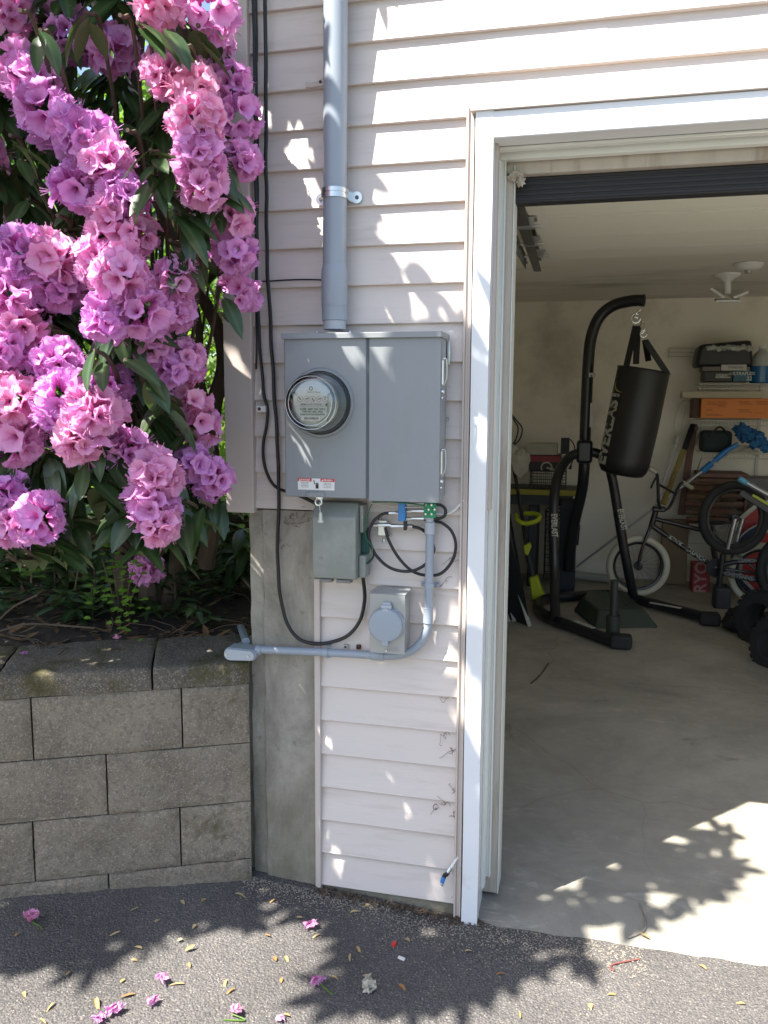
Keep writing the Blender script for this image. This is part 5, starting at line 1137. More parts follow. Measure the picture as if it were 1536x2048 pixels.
mb=MB();mb.lathe(c+Vector((0,-.01,-.04)),(0,0,-1),[(0,.022),(.02,.02)],14);build('sensor',mb,m_grtub,sm)
# --- left corner: bench, crate, cleaners, boards
YW=4.45
wb=thing('tool_bench','black plastic tool bench with a yellow edge in the left corner','tool bench',Vector((P(1080,1100,YW).x,YW+.2,0)))
a=P(990,982,YW);b=P(1153,993,YW)
mb=MB();mb.box(a.x-.2,b.x,YW,YW+.02,P(1100,991,YW).z,P(1100,980,YW).z);build('yellow_edge',mb,mat('bench_yellow',(.30,.25,.02),.5),wb,bevel=.003)
mb=MB();mb.box(a.x-.2,b.x,YW+.021,YW+.5,P(1100,991,YW).z,P(1100,981,YW).z);mb.box(a.x-.15,b.x-.03,YW+.03,YW+.45,P(1100,1012,YW).z,P(1100,992,YW).z);build('bench_top',mb,m_dkpl,wb)
for x in(a.x-.1,b.x-.09,(a.x+b.x)/2-.05):
    mb=MB();mb.box(x,x+.07,YW+.04,YW+.40,0,P(1100,1013,YW).z);build('leg_panel',mb,m_dkpl,wb,bevel=.008)
def wirecrate(name,label,x0,x1,y0,y1,z0,z1,n=9,m_=3):
    mb=MB()
    for z in [z0+(z1-z0)*i/m_ for i in range(m_+1)]:mb.tube([(x0,y0,z),(x1,y0,z),(x1,y1,z),(x0,y1,z),(x0,y0,z)],.003,4,cap=False)
    for i in range(n+1):
        x=x0+(x1-x0)*i/n
        for y in(y0,y1):mb.tube([(x,y,z0),(x,y,z1)],.002,4)
    for i in range(6):
        y=y0+(y1-y0)*i/5
        for x in(x0,x1):mb.tube([(x,y,z0),(x,y,z1)],.002,4)
    mb.tube([(x0,y0,z1),(x1,y0,z1),(x1,y1,z1),(x0,y1,z1),(x0,y0,z1)],.006,6,cap=False)
    return tag(build(name,mb,m_tube),label,'basket')
zt_=P(1100,980,YW).z+.002
wirecrate('wire_basket','black wire basket on the tool bench',P(1060,960,YW+.1).x,P(1131,960,YW+.1).x,YW+.08,YW+.4,zt_,P(1100,942,YW+.1).z)
wirecrate('wire_basket','large black wire basket on the floor under the tool bench',P(1088,1100,YW+.1).x,P(1130,1100,YW+.1).x,YW+.14,YW+.4,.04,P(1100,1025,YW+.1).z,6,8)
YT=YW+.1
def crt(name,label,r,m,dep=.3,zf=None,**k):
    return carton(name,label,r[0],r[1],r[2],r[3],m,dep=dep,y0=YT,zfloor=zf,**k)
crt('flat_carton','black and red flat carton lying on the wire basket',(1052,1122,911,941),m_bk)
mb=MB();x0,x1,ya,_,za,zb=SB(1051,1121,912,923,YT-.006,.004);mb.box(x0,x1,ya,ya+.004,za,zb);tag(build('red_strip',mb,mat('dull_red',(.28,.03,.04),.5)),'dull red tool case strip across the black carton','case')
mb=MB();c=P(1093,935,YT-.02);ringmb(mb,c,.035,.012,20);mb.tube([c,c+Vector((.06,0,-.02))],.008,8);tag(build('tape_roll',mb,m_cloth),'small pale roll hanging in front of the black carton','roll')
crt('white_tub','off white plastic tub lying on top of the flat carton',(1053,1114,888,909),m_cloth,dep=.25)
c=crt('charger_box','small black charger leaning on the bench with its cord hanging down',(1121,1139,876,908),m_dkpl,dep=.06)
mb=MB();mb.tube(smoothpath([P(1140,878,YT-.01),P(1148,890,YT-.01),P(1149,905,YT-.02),P(1144,925,YT-.02),P(1140,934,YT-.02)],5),.005,8);build('cord',mb,m_black,c)
mb=MB();mb.prism([P(1136,938,YT-.02),P(1143,939,YT-.02),P(1144,932,YT-.02),P(1141,929,YT-.02)],(0,.02,0));build('plug',mb,m_dkpl,c)
# gloves, hanging cords
mb=MB();mb.blob(P(1040,925,4.2),.075,.04,.11,amp=.25,seed=2,sc_=2);mb.blob(P(1024,908,4.24),.06,.04,.07,amp=.3,seed=4,sc_=2)
tag(build('work_glove',mb,m_cloth),'pale crumpled cloth gloves hanging at the left corner','gloves')
for i,(off,lab) in enumerate(((0,'outer loop of dark cord hanging in the left corner of the garage'),(8,'inner loop of dark cord hanging in the left corner of the garage'))):
    mb=MB();mb.tube(smoothpath([P(1012,806,4.3),P(1022-off*.3,826,4.3),P(1034-off*.6,842,4.28),P(1044-off,856,4.3),P(1041-off,875,4.3),P(1030-off*.5,888,4.32),P(1016,892,4.3)],6),.006,8);tag(build('hanging_cord',mb,mat('dark_cord_%d'%i,(.05,.045,.04),.7)),lab,'cord')
# pole scrubber
ps_=thing('pole_scrubber','lime and black battery pole scrubber leaning in the left corner','scrubber',G(1072,1200))
YP=3.95
mb=MB();mb.tube([P(1010,858,YP+.4),P(1032,960,YP+.25),P(1046,1045,YP+.12),P(1052,1090,YP+.05)],.013,10);build('pole',mb,m_tube,ps_)
mb=MB();mb.tube(smoothpath([P(1032,1030,YP+.1),P(1036,1041,YP),P(1050,1047,YP-.02),P(1070,1043,YP-.02),P(1079,1035,YP),P(1072,1028,YP+.05),P(1050,1027,YP+.1)],5),.017,10);build('loop_handle',mb,m_yel,ps_)
mb=MB();c=P(1053,1100,YP);mb.prism([P(1046,1092,YP-.02),P(1060,1086,YP-.02),P(1063,1094,YP-.02),P(1056,1112,YP-.02),P(1049,1108,YP-.02)],(0,.05,0));build('trigger_grip',mb,m_yel,ps_,bevel=.006)
mb=MB();mb.tube([P(1056,1110,YP),P(1062,1135,YP),P(1066,1156,YP)],.022,12);build('motor_neck',mb,m_dkpl,ps_)
mb=MB();mb.prism([P(1058,1155,YP-.04),P(1074,1153,YP-.04),P(1089,1193,YP-.04),P(1086,1199,YP-.04),P(1063,1200,YP-.04)],(0,.1,0));build('battery_housing',mb,m_yel,ps_,bevel=.01)
# leaning boards and strips
lw=[('leaning_board','large black board leaning against the left side of the opening',[(1003,985),(1012,985),(1061,1253),(1030,1240)],m_dkpl,3.15)]
mb=MB();mb.prism([P(1000,985,3.35),P(1014,990,3.35),G(1060,1253),G(1000,1232)],(.0,.02,0));tag(build('leaning_board',mb,m_dkpl),lw[0][1],'board')
for (a,b,w,lab) in(((1006,1083),(1060,1254),.012,'longest white strip leaning across the dark board'),((1004,1140),(1029,1243),.013,'middle white strip leaning at the garage opening'),((1002,1195),(1018,1243),.011,'shortest white strip nearest the garage opening')):
    q=G(*b);p_=P(*a,q.y+.25);mb=MB();mb.bar(p_,q,w,.006);tag(build('white_strip',mb,mat('strip_white',(.42,.42,.36),.6),bevel=.002),lab,'strip','white trim strips leaning left of the opening')
mb=MB();mb.box(P(1120,1100,4.6).x,P(1152,1100,4.6).x,4.3,4.5,.0,P(1150,1000,4.4).z);mb.tube([P(1158,1050,4.35),P(1154,1090,4.35)],.012,8)
tag(build('golf_bag',mb,mat('dark_navy_bag',(.012,.016,.024),.7),bevel=.03,bseg=3),'tall dark navy bag standing behind the main post','bag')
mb=MB();a=G(1150,1150,.04);b=G(1217,1158,.04);mb.tube([a,b],.035,14);tag(build('white_pipe',mb,mat('dull_white_pipe',(.42,.41,.34),.5)),'white plastic pipe lying on the floor by the back wall','pipe')
mb=MB();mb.blob(G(1007,1253,.02),.025,.02,.022,amp=.5,seed=8,sc_=4);tag(build('crumpled_paper',mb,m_cloth),'crumpled white paper scrap beside the jamb','paper')
# ============================================================ RHODODENDRON
random.seed(21)
def leaf(mb,base,d,up,Ln,Wd,droop=.25,fold=.25,n=6):
    d=Vector(d).normalized();s=d.cross(Vector(up));
    if s.length<1e-3:s=d.orthogonal()
    s.normalize();u=s.cross(d).normalized()
    vs=[];ts=[];tw=random.uniform(-.3,.3)
    for i in range(n+1):
        t=i/n;w=Wd*.5*(math.sin(PI*min(1,t**.85))**.72)*(1 if i<n else 0)+.0006;w=max(w,.0008)
        if i==0:w=.0012
        c=base+d*(Ln*t)-u*(droop*Ln*t*t)
        ss=s*math.cos(tw*t)+u*math.sin(tw*t);uu=u*math.cos(tw*t)-s*math.sin(tw*t)
        vs+=[c-ss*w+uu*(w*fold),c-uu*0,c+ss*w+uu*(w*fold)];ts+=[0,1,0]
    mb.add(vs,[(i*3+k,i*3+k+1,(i+1)*3+k+1,(i+1)*3+k) for i in range(n) for k in (0,1)],ts)
gaps=[(285,130,55,70),(225,245,35,30),(320,480,45,60),(235,60,30,60),(160,95,20,20),(420,700,42,120),(435,880,28,80),(380,600,18,50),(350,210,22,25)]
def ingap(px,py,g=1.):return any(((px-a)/(w*g))**2+((py-b)/(h*g))**2<1 for a,b,w,h in gaps)
def project(p):
    d=p-CAM;z=d.dot(fw)
    if z<.05:return None
    return 768+FPX*d.dot(rv)/z,1024-FPX*d.dot(uv)/z
CLIPR=[(0,500),(560,505),(640,492),(690,470),(720,425),(880,430),(900,455),(1010,455),(1110,448),(1400,448)]
def rightlim(py):
    for (a,b),(c_,d) in zip(CLIPR[:-1],CLIPR[1:]):
        if a<=py<=c_:return b+(d-b)*(py-a)/(c_-a)
    return 500
def okleaf(tip):
    q=project(tip)
    if q is None or q[1]<-20:return True
    if q[0]>rightlim(q[1]) and q[0]<1500:return False
    if q[1]>1118:return False
    return not ingap(q[0],q[1],.9)
HOLES=[]
for (hx,hy,hr) in [(545,20,20),(625,22,22),(700,15,24),(530,120,20),(590,100,24),(552,228,30),(592,262,28),(528,185,18),(560,205,18),(590,300,28),(585,330,24),(600,372,36),(634,402,30),(640,455,26),(636,480,26),(665,30,24),(655,100,24),(668,235,26),(678,290,24),(667,425,24),(745,130,18),(760,388,24),(835,365,26),(745,405,30),(770,400,24),(760,450,18),(790,478,22),(825,440,20),(862,478,24),(838,455,20),(915,552,30),(735,628,18),(780,545,16),
 (665,712,20),(683,740,18),(845,700,20),(768,768,28),(785,806,30),(752,790,22),(778,838,26),(845,825,20),(600,905,32),(575,935,24),(580,985,28),(628,905,22),(645,940,24),(665,968,34),(685,975,24),(735,965,20),(598,880,22),(640,790,24),(610,795,26),
 (697,1095,20),(675,1125,22),(568,1165,24),(512,1130,26),(590,1385,32),(575,1210,18),(690,1055,16),(770,1555,26),(668,1672,18),(632,1640,18),(648,1470,18),(935,1200,24),(932,1395,24),(950,1425,22),(965,1240,18),(985,868,20),(975,905,16),(640,1530,16),(862,1285,14),
 (475,735,22),(452,800,24),(448,985,20),(490,150,20),(497,190,26),(497,260,20),(470,880,14)]:
    HOLES.append((P(hx,hy,-.02),hr*(.00058 if hy<600 else .0014)))
for (hx,hy,hr) in [(440,1272,42),(415,1268,30),(470,1262,26),(250,1530,30),(268,1555,26),(300,1120,26),(180,1215,26),(210,1190,22),(80,1250,26)]:
    HOLES.append((P(hx,hy,-.10),hr*.0007))
for (hx,hy,hr) in [(1240,1728,18),(1380,1742,24),(1315,1792,28),(1180,1853,24),(1235,1846,26),(1255,1850,22),(1210,1876,24),(1500,1700,18),(1412,1712,20)]:
    HOLES.append((G(hx,hy),hr*.0007))
def inhole(pts):
    for h,r in HOLES:
        for p in pts:
            d=p-h;t=d.dot(SUN)
            if t<0 and (d-SUN*t).length_squared<r*r:return True
    return False
def whorl(mb,c,ax,n=9,Ln=.13,Wd=.042,down=.6,fwd=.2):
    ax=Vector(ax).normalized();s=ax.orthogonal().normalized();b=ax.cross(s);p0=random.uniform(0,6.28)
    for k in range(n):
        a=p0+2.4*k+random.uniform(-.3,.3);rad=s*math.cos(a)+b*math.sin(a)
        d=rad*random.uniform(.7,1.)+ax*(fwd+random.uniform(-.25,.3))+Vector((0,0,-1))*down*random.uniform(.5,1.3)
        l=Ln*random.uniform(.75,1.2)
        if not okleaf(c+d.normalized()*l) or not okleaf(c+d.normalized()*l*.5):continue
        dn=d.normalized()
        if inhole([c+dn*l*f_ for f_ in(.15,.5,.85)]):continue
        leaf(mb,c-ax*.01*(k%4),d,ax+Vector((0,0,.6)),l,Wd*random.uniform(.85,1.15)*l/Ln,droop=random.uniform(.05,.35))
def floret(mb,c,ax,size,seed):
    ax=Vector(ax).normalized();s=ax.orthogonal().normalized();b=ax.cross(s);rnd=random.Random(seed);p0=rnd.uniform(0,6.28)
    op=rnd.uniform(.62,1.05);NV,NU=6,6
    for k in range(5):
        a0=p0+2*PI*k/5+rnd.uniform(-.1,.1);vs=[];ts=[];op2=op*rnd.uniform(.88,1.12);cv=rnd.uniform(.05,.5);ph=rnd.uniform(0,6.28)
        o=(s*math.cos(a0)+b*math.sin(a0));q=(b*math.cos(a0)-s*math.sin(a0))
        for j in range(NV+1):
            v=j/NV
            rad=size*(.09+.14*v+.80*v**1.7*op2);h=size*(-.6+1.15*v**.8-cv*v**4)
            width=size*(.09+.16*v+.34*math.sin(PI*min(1,.05+.80*v))) 
            if j==NV:width*=.55
            for i in range(NU):
                u=(i/(NU-1)-.5)*2
                ru=size*(.075*math.sin(u*6.5+ph)*v**2.2+.045*rnd.uniform(-1,1)*v**2)
                r_=rad*(1-.20*u*u*v**2+.03*math.sin(u*9+ph)*v**3)
                vs.append(c+o*r_+q*u*width+ax*(h+ru+.10*size*u*u*(1-v)+.06*size*abs(u)*v));ts.append(max(.001,v*.9+.1*abs(u)))
        mb.add(vs,[(j*NU+i,j*NU+i+1,(j+1)*NU+i+1,(j+1)*NU+i) for j in range(NV) for i in range(NU-1)],ts)
    for k in range(4):
        a=rnd.uniform(0,6.28);o=s*math.cos(a)+b*math.sin(a);mb.tube([c-ax*size*.3,c+ax*size*.3+o*size*.06,c+ax*size*.85+o*size*.25],.0006,3,cap=False);mb.a[-9:]=[.6]*9
trm=[]
for v_ in range(8):
    mb=MB();n=15+v_%4;asp=random.uniform(.95,1.35)
    for k in range(n):
        z=1-1.35*(k+.5)/n;th=2.4*k+v_;r_=math.sqrt(max(0,1-z*z))
        d=Vector((r_*math.cos(th),r_*math.sin(th),z))+Vector([random.uniform(-.2,.2) for _ in range(3)]);d.normalize()
        pos=Vector((d.x,d.y,d.z*asp))*.056*random.uniform(.74,1.2)
        dd=(d+Vector([random.uniform(-.35,.35) for _ in range(3)])-Vector((0,0,.12))).normalized()
        floret(mb,pos,dd,.042*random.uniform(.82,1.15),v_*50+k)
    me=bpy.data.meshes.new('flower_cluster');me.from_pydata(mb.v,[],mb.f);at=me.attributes.new('t','FLOAT','POINT');at.data.foreach_set('value',mb.a);me.update();me.shade_smooth();me.materials.append(m_petal);trm.append(me)
bush=thing('rhododendron_bush','tall pink flowering rhododendron overhanging the block wall beside the house corner','shrub',(-1.45,.35,zcap))
fol=MB();br=MB();root=Vector((-1.5,.45,zcap))
T=[(60,160,62,-.35),(100,225,62,-.38),(165,265,66,-.42),(205,330,66,-.42),(160,375,60,-.42),(250,395,52,-.42),(225,455,58,-.42),(275,470,42,-.4),
(318,18,55,-.35),(425,22,55,-.30),(140,75,60,-.2),(225,105,55,-.18),(25,25,50,-.25),(330,150,52,-.3),(385,175,58,-.3),(462,165,50,-.22),(430,85,34,-.15),(475,235,42,-.22),
(395,245,60,-.42),(400,310,62,-.42),(410,372,42,-.42),(478,325,46,-.25),(455,430,56,-.3),(470,500,50,-.28),(475,590,38,-.2),(425,480,34,-.2),
(40,510,62,-.45),(110,520,62,-.42),(25,590,56,-.46),(120,580,55,-.4),(200,530,52,-.46),(245,560,66,-.52),(215,640,52,-.54),(280,620,56,-.5),(355,560,48,-.38),(350,620,46,-.36),
(40,660,58,-.46),(115,725,54,-.46),(12,700,50,-.5),(30,800,66,-.52),(40,880,60,-.52),(120,800,62,-.54),(190,830,64,-.56),(160,880,52,-.56),(225,765,40,-.4),
(300,690,44,-.4),(330,740,44,-.36),(370,720,42,-.3),(380,800,40,-.28),(400,850,34,-.26),(255,905,56,-.46),(310,950,60,-.48),(300,1010,56,-.5),(320,1050,34,-.5),
(385,930,42,-.34),(425,960,40,-.32),(20,990,42,-.55),(80,1040,54,-.58),(30,1050,50,-.58),(293,1140,36,.15),(20,410,34,.1),(180,780,30,-.35),(-60,300,70,-.3),(-70,560,70,-.3),(-60,760,70,-.4),(-50,950,60,-.5)]
random.seed(4)
for i,(px,py,rr,Y) in enumerate(T):
    c=P(px,py,Y);R_=rr*(c-CAM).dot(fw)/FPX*1.1
    o=bpy.data.objects.new('flower_cluster',trm[i%8]);col.objects.link(o);o.parent=bush;o.location=c-wloc[bush]
    sc0=max(.68,min(1.2,R_/.088));o.scale=(sc0,)*3
    tocam=(CAM-c).normalized();ax=(tocam*.9+Vector((random.uniform(-.5,.5),random.uniform(-.2,.2),random.uniform(-.25,.55)))).normalized()
    if px<0:ax=Vector((.3,-.8,.3)).normalized()
    q=Vector((0,0,1)).rotation_difference(ax)@Quaternion((0,0,1),random.uniform(0,6.28));o.rotation_mode='QUATERNION';o.rotation_quaternion=q
    st_=c-ax*.07*sc0
    whorl(fol,st_-ax*.01,ax*.6+Vector((0,0,.5)),n=random.choice((8,9,10)),Ln=.12,Wd=.042,down=.45,fwd=-.05)
    whorl(fol,st_-ax*.06,ax*.3+Vector((0,0,.7)),n=6,Ln=.12,Wd=.04,down=.8,fwd=-.1)
    if px>455 or (px>430 and py>800):continue
    back=st_-ax*.08+Vector((-.10,.05 if px>330 else .12,-.03));mid=back.lerp(root+Vector((0,0,(c.z-root.z)*.55)),.5)+Vector((random.uniform(-.05,.05),.05,-.03))
    br.tube(smoothpath([st_+ax*.03,back,mid,root+Vector((0,0,max(.1,(c.z-root.z)*.35)))],5),.0042,6,rs=None)
# extra drooping whorls placed where the photo shows big leaves
LV=[(175,25,-.4),(240,30,-.42),(275,45,-.42),(40,20,-.5),(80,60,-.5),(330,60,-.4),(365,90,-.4),(395,50,-.35),(255,260,-.4),(300,300,-.45),(330,330,-.42),(300,350,-.45),(20,270,-.45),(40,320,-.42),(350,420,-.42),(380,430,-.35),(340,480,-.4),(370,500,-.38),(115,430,-.45),(130,460,-.4),(55,400,-.3),(420,520,-.3),(440,570,-.3),(100,650,-.45),(60,620,-.4),(190,700,-.58),(250,720,-.56),(290,740,-.5),(330,790,-.4),(300,820,-.38),(370,860,-.38),(140,920,-.5),(170,930,-.54),(90,900,-.5),(60,910,-.5),(230,980,-.46),(190,960,-.48),(260,1050,-.46),(370,1000,-.42),(400,1000,-.42),(360,1020,-.42),(110,1090,-.5),(50,1100,-.55),(15,1110,-.56),(140,1030,-.44),(20,170,-.2),(200,180,-.1),(250,170,-.1),(280,230,-.1),(420,140,-.2)]
for (px,py,Y) in LV:
    c=P(px,py,Y);whorl(fol,c,Vector((random.uniform(-.3,.3),-.35,.8)),n=random.choice((7,8,9)),Ln=.12,Wd=.043,down=.65,fwd=-.1)
    if px>430:continue
    br.tube(smoothpath([c,c+Vector((-.02,.1,-.03)),c.lerp(root,.4)+Vector((0,.1,.12)),root+Vector((0,0,max(.1,(c.z-root.z)*.4)))],4),.005,6)
n_=0
while n_<170:
    px=random.uniform(-200,430);py=random.uniform(-60,1000);Y=random.uniform(-.25,.75)
    if px>330 and py>560:continue
    if py>900 and px>250:continue
    if ingap(px,py,1.25):continue
    n_+=1;c=P(px,py,Y)
    if c.x>-1.05 and Y>-.05:continue
    whorl(fol,c,Vector((random.uniform(-.6,.6),random.uniform(-.9,.1),.7)),n=random.choice((7,8,9)),Ln=.13,Wd=.043,down=.8)
n_=0
while n_<150:
    px=random.uniform(-150,500);py=random.uniform(1000,1190);Y=random.uniform(.5,2.6)
    c=P(px,py,Y)
    if c.x>-1.12 or c.z<zcap+.05:continue
    n_+=1;ax=Vector((random.uniform(-.6,.6),random.uniform(-.6,.1),.8))
    for k in range(7):
        a=2.4*k;d=Vector((math.cos(a),math.sin(a),random.uniform(-.6,.3)));leaf(fol,c,d,Vector((0,0,1)),.13,.045,droop=.3)
n_=0
while n_<90:
    c=Vector((random.uniform(-3.4,-1.3),random.uniform(.8,1.7),random.uniform(1.0,3.0)));q=project(c)
    n_+=1
    if q[0]>415 or ingap(*q,1.2):continue
    whorl(fol,c,Vector((random.uniform(-.6,.6),random.uniform(-.9,.1),.7)),n=9,Ln=.15,Wd=.05,down=.6)
random.seed(91);n_=0
while n_<260:
    c=Vector((random.uniform(-2.75,-1.25),random.uniform(-.35,1.5),random.uniform(.95,3.3)));q=project(c)
    if q[0]>-30 and q[1]>-120:continue
    if (c.x+1.5)**2/1.6+(c.y-.5)**2/1.2>1.05:continue
    n_+=1
    e=((c-Vector((-1.6,.5,2)))*Vector((1,1,.5)));whorl(fol,c,e.normalized()+Vector((0,-.2,.5)),n=8,Ln=.135,Wd=.045,down=.7)
    if n_%7==0 and c.y<.5:
        o=bpy.data.objects.new('flower_cluster',trm[n_%8]);col.objects.link(o);o.parent=bush;f_=c+Vector((-.03,-.12,.02));o.location=f_-wloc[bush]
        o.rotation_mode='QUATERNION';o.rotation_quaternion=Vector((0,0,1)).rotation_difference(Vector((random.uniform(-.7,.2),-.9,random.uniform(0,.5))).normalized());o.scale=(random.uniform(.8,1.1),)*3
# main trunk and limbs
def limb(pts,r0_,r1_,n=6):
    pp=smoothpath(pts,n);m=len(pp);br.tube([p+Vector((noise.noise(p*9),noise.noise(p*9+Vector((5,0,0))),0))*.012 for p in pp],r0_,9,rs=[r0_+(r1_-r0_)*i/(m-1) for i in range(m)])
limb([P(415,1130,.35),P(424,1000,.25),P(423,900,.2),P(428,820,.18),P(444,740,.15),P(447,690,.15),P(436,655,.15),P(418,622,.12),P(392,570,.1),P(350,480,.05),P(300,380,.0)],.03,.014)
limb([P(425,860,.2),P(400,760,.2),P(398,680,.15),P(380,560,.1)],.016,.01)
limb([P(5,90,-.3),P(25,115,-.3),P(40,150,-.3),P(60,220,-.2),P(100,330,.1),root+Vector((0,0,.6)),root],.012,.03)
limb([P(300,0,-.2),P(318,60,-.2),P(330,118,-.2),P(330,200,-.1),P(300,300,.05),P(260,480,.2),root+Vector((.1,0,.3)),root+Vector((.05,0,-.03))],.010,.03)
limb([root+Vector((0,0,-.03)),root+Vector((-.05,-.05,.7)),Vector((-1.7,.1,2.2)),Vector((-1.8,-.5,3.1))],.045,.018)
limb([root+Vector((-.1,0,-.03)),Vector((-1.5,.3,1.6)),Vector((-1.3,.1,2.5)),Vector((-1.15,-.3,3.15))],.04,.015)
limb([Vector((-1.7,.1,2.1)),Vector((-2.0,-.8,2.8)),Vector((-2.2,-1.6,3.1))],.025,.012)
limb([Vector((-1.32,.1,2.45)),Vector((-1.15,-.7,2.95)),Vector((-1.1,-1.2,3.15))],.02,.01)
# upper crown (above the picture) that throws the dappled shade
WALLB=[(20,770),(60,752),(100,785),(165,738),(240,768),(280,785),(335,800),(400,880),(440,898),(500,905),(560,915),(610,935),(650,985)]
def wallx(py):
    if py<=20:return 775
    for (y0,x0),(y1,x1) in zip(WALLB[:-1],WALLB[1:]):
        if y0<=py<=y1:return x0+(x1-x0)*(py-y0)/(y1-y0)
    return 2000
GP=[(0,1915),(60,1935),(100,1965),(240,1998),(320,1960),(370,1910),(440,1880),(520,1898),(560,1868),(625,1845),(648,1890),(600,1935),(600,1990),(680,2025),(900,2030),(1010,1985),(1060,1955),(1120,1968),(1205,1960),(1262,1935),(1298,1893),(1300,1862),(1430,1822),(1495,1750),(1490,1700),(1420,1690),(1400,1650)]
def ground_lit(px,py):
    # lit if outside shade polygon below the outline
    if px<=0:return py>1925
    if px<=1300:
        for (x0,y0),(x1,y1) in zip(GP[:-1],GP[1:]):
            if x0<=px<x1:return py>y0+(y1-y0)*(px-x0)/(x1-x0)
        return py>1900
    if px<1500:
        return py>1860-(px-1300)*.45
    return True
def shaded(c):
    tz=-(c.z)/SUN.z;ty=(0-c.y)/SUN.y
    hitw=ty>0 and (c+SUN*ty).z>.0 and ty<tz
    p=c+SUN*(ty if hitw else tz)
    if hitw:
        if p.x<-1.02:return True
        if p.z>2.75:return p.x<-.55
        if p.x>-.24:   # goes through the door opening on to the floor
            p=c+SUN*tz;q=project(p)
            return q is not None and not ground_lit(*q) and q[0]>970
        q=project(p)
        return q[0]<wallx(q[1])
    q=project(p)
    if q is None:return p.x<-1.6
    if q[1]>2100:return False
    return not ground_lit(*q)
LIT=[(400,245),(400,310),(318,18),(425,22),(120,800),(190,830),(160,880),(215,640),(245,560),(255,905),(310,950),(300,1010),(455,430),(470,500),(25,25),(30,800),(40,880),(80,1040),(300,690),(350,560),(478,325),(40,660)]
LITR=[(P(a,b,[t for t in T if abs(t[0]-a)+abs(t[1]-b)<16][0][3] if [t for t in T if abs(t[0]-a)+abs(t[1]-b)<16] else -.42),.045) for a,b in LIT]
HOLES+=[(h,r) for h,r in LITR]
random.seed(33);cnt=0;step=.088
x=-3.0
while x<-.45:
    y=-3.0
    while y<.12:
        for rep in range(2):
            c=Vector((x+random.uniform(-.05,.05),y+random.uniform(-.05,.05),0))
            c.z=random.uniform(2.92,3.5) if c.y>-1.2 else random.uniform(2.75,3.4)
            e=.065
            if all(shaded(c+Vector((dx,dy,0))) for dx,dy in((0,0),(e,0),(-e,0),(0,e),(0,-e),(e*.7,e*.7),(-e*.7,-e*.7),(e*.7,-e*.7),(-e*.7,e*.7))):
                if (rep==1 and random.random()<.30) or noise.noise(c*3.1)<-.50:continue
                whorl(fol,c,Vector((random.uniform(-.4,.4),random.uniform(-.5,.3),.9)),n=random.choice((7,8,9)),Ln=.12,Wd=.043,down=.35,fwd=.0);cnt+=1
        y+=step
    x+=step
print('crown whorls',cnt)
build('foliage',fol,m_leaf,bush,sharp=180)
build('branches',br,m_bark,bush)
# ------------------------------------------------------------ small plants in the bed
def plant(name,label,c,n,Ln,Wd,m,h,cat='plant',group=None,up=.5):
    t=thing(name,label,cat,c,group);mb=MB();sb=MB()
    for k in range(n):
        a=2.4*k+random.uniform(-.3,.3);hh=h*(.3+.7*k/n);b=c+Vector((math.cos(a)*.01,math.sin(a)*.01,hh))
        leaf(mb,b,Vector((math.cos(a),math.sin(a),up*random.uniform(.4,1.3))),Vector((0,0,1)),Ln*random.uniform(.7,1.15),Wd,droop=.25,n=4)
    sb.tube([c,c+Vector((.004,0,h*.5)),c+Vector((0,.004,h))],.003,6)
    build('leaves',mb,m,t,sharp=180);build('stem',sb,m_bark,t);return t
def bedG(px,py):return G(px,py,zcap+.0)
random.seed(9)
plant('seedling','pale green seedling with pointed leaves hanging under the flowers at the left edge',P(62,1165,-.1),9,.055,.022,m_leafy,.05)
plant('seedling','young rhododendron shoot with upright bright tips in the middle of the bed',bedG(190,1215),14,.085,.03,m_leaf,.14)
plant('seedling','dark whorled shoot right of the small pink bloom in the bed',bedG(350,1228),14,.09,.032,m_leaf,.16)
plant('seedling','dark green shoot in the shade against the concrete corner',bedG(480,1190),12,.09,.035,m_leaf,.16)
plant('seedling','low dark shoot near the back of the bed under the corner board',bedG(430,1140),12,.11,.04,m_leaf,.2)
plant('seedling','small bright leaved shoot close to the cap blocks',bedG(185,1238),9,.05,.017,m_leafy,.10,up=1.2)
plant('seedling','dark broad leaved shoot at the left of the bed',bedG(110,1200),12,.10,.035,m_leaf,.15)
t=thing('weed','light green small leaved weed growing in the middle of the bed','weed',bedG(245,1238));mb=MB()
for k in range(90):
    c=P(random.gauss(240,28),random.gauss(1175,45),.0-.12+random.uniform(-.08,.06));a=random.uniform(0,6.28)
    leaf(mb,c,Vector((math.cos(a),math.sin(a)*.6,.1)),Vector((0,-.5,1)),.02,.015,droop=.1,n=4)
build('leaves',mb,m_leafy,t,sharp=180);mb=MB()
for k in range(5):mb.tube(smoothpath([bedG(240+k*4,1238),P(225+k*10,1190,-.1),P(205+k*20,1120+k*6,-.12)],4),.0018,5)
build('stem',mb,m_bark,t)
mb=MB();random.seed(77)
for k in range(75):
    px=random.uniform(-20,500);py=random.uniform(1135,1236);c=bedG(px,py+18)
    if c.x>fx0-.06:continue
    c.z=zcap+random.uniform(.01,.07)
    for j in range(6):
        a=2.4*j+k;leaf(mb,c,Vector((math.cos(a),math.sin(a),random.uniform(-.1,.9))),Vector((0,0,1)),random.uniform(.05,.10),random.uniform(.02,.034),droop=.35,n=4)
tag(build('ground_cover',mb,m_leaf,sharp=180),'low dark green leafy ground cover spread over the bed','ground cover',kind='stuff')
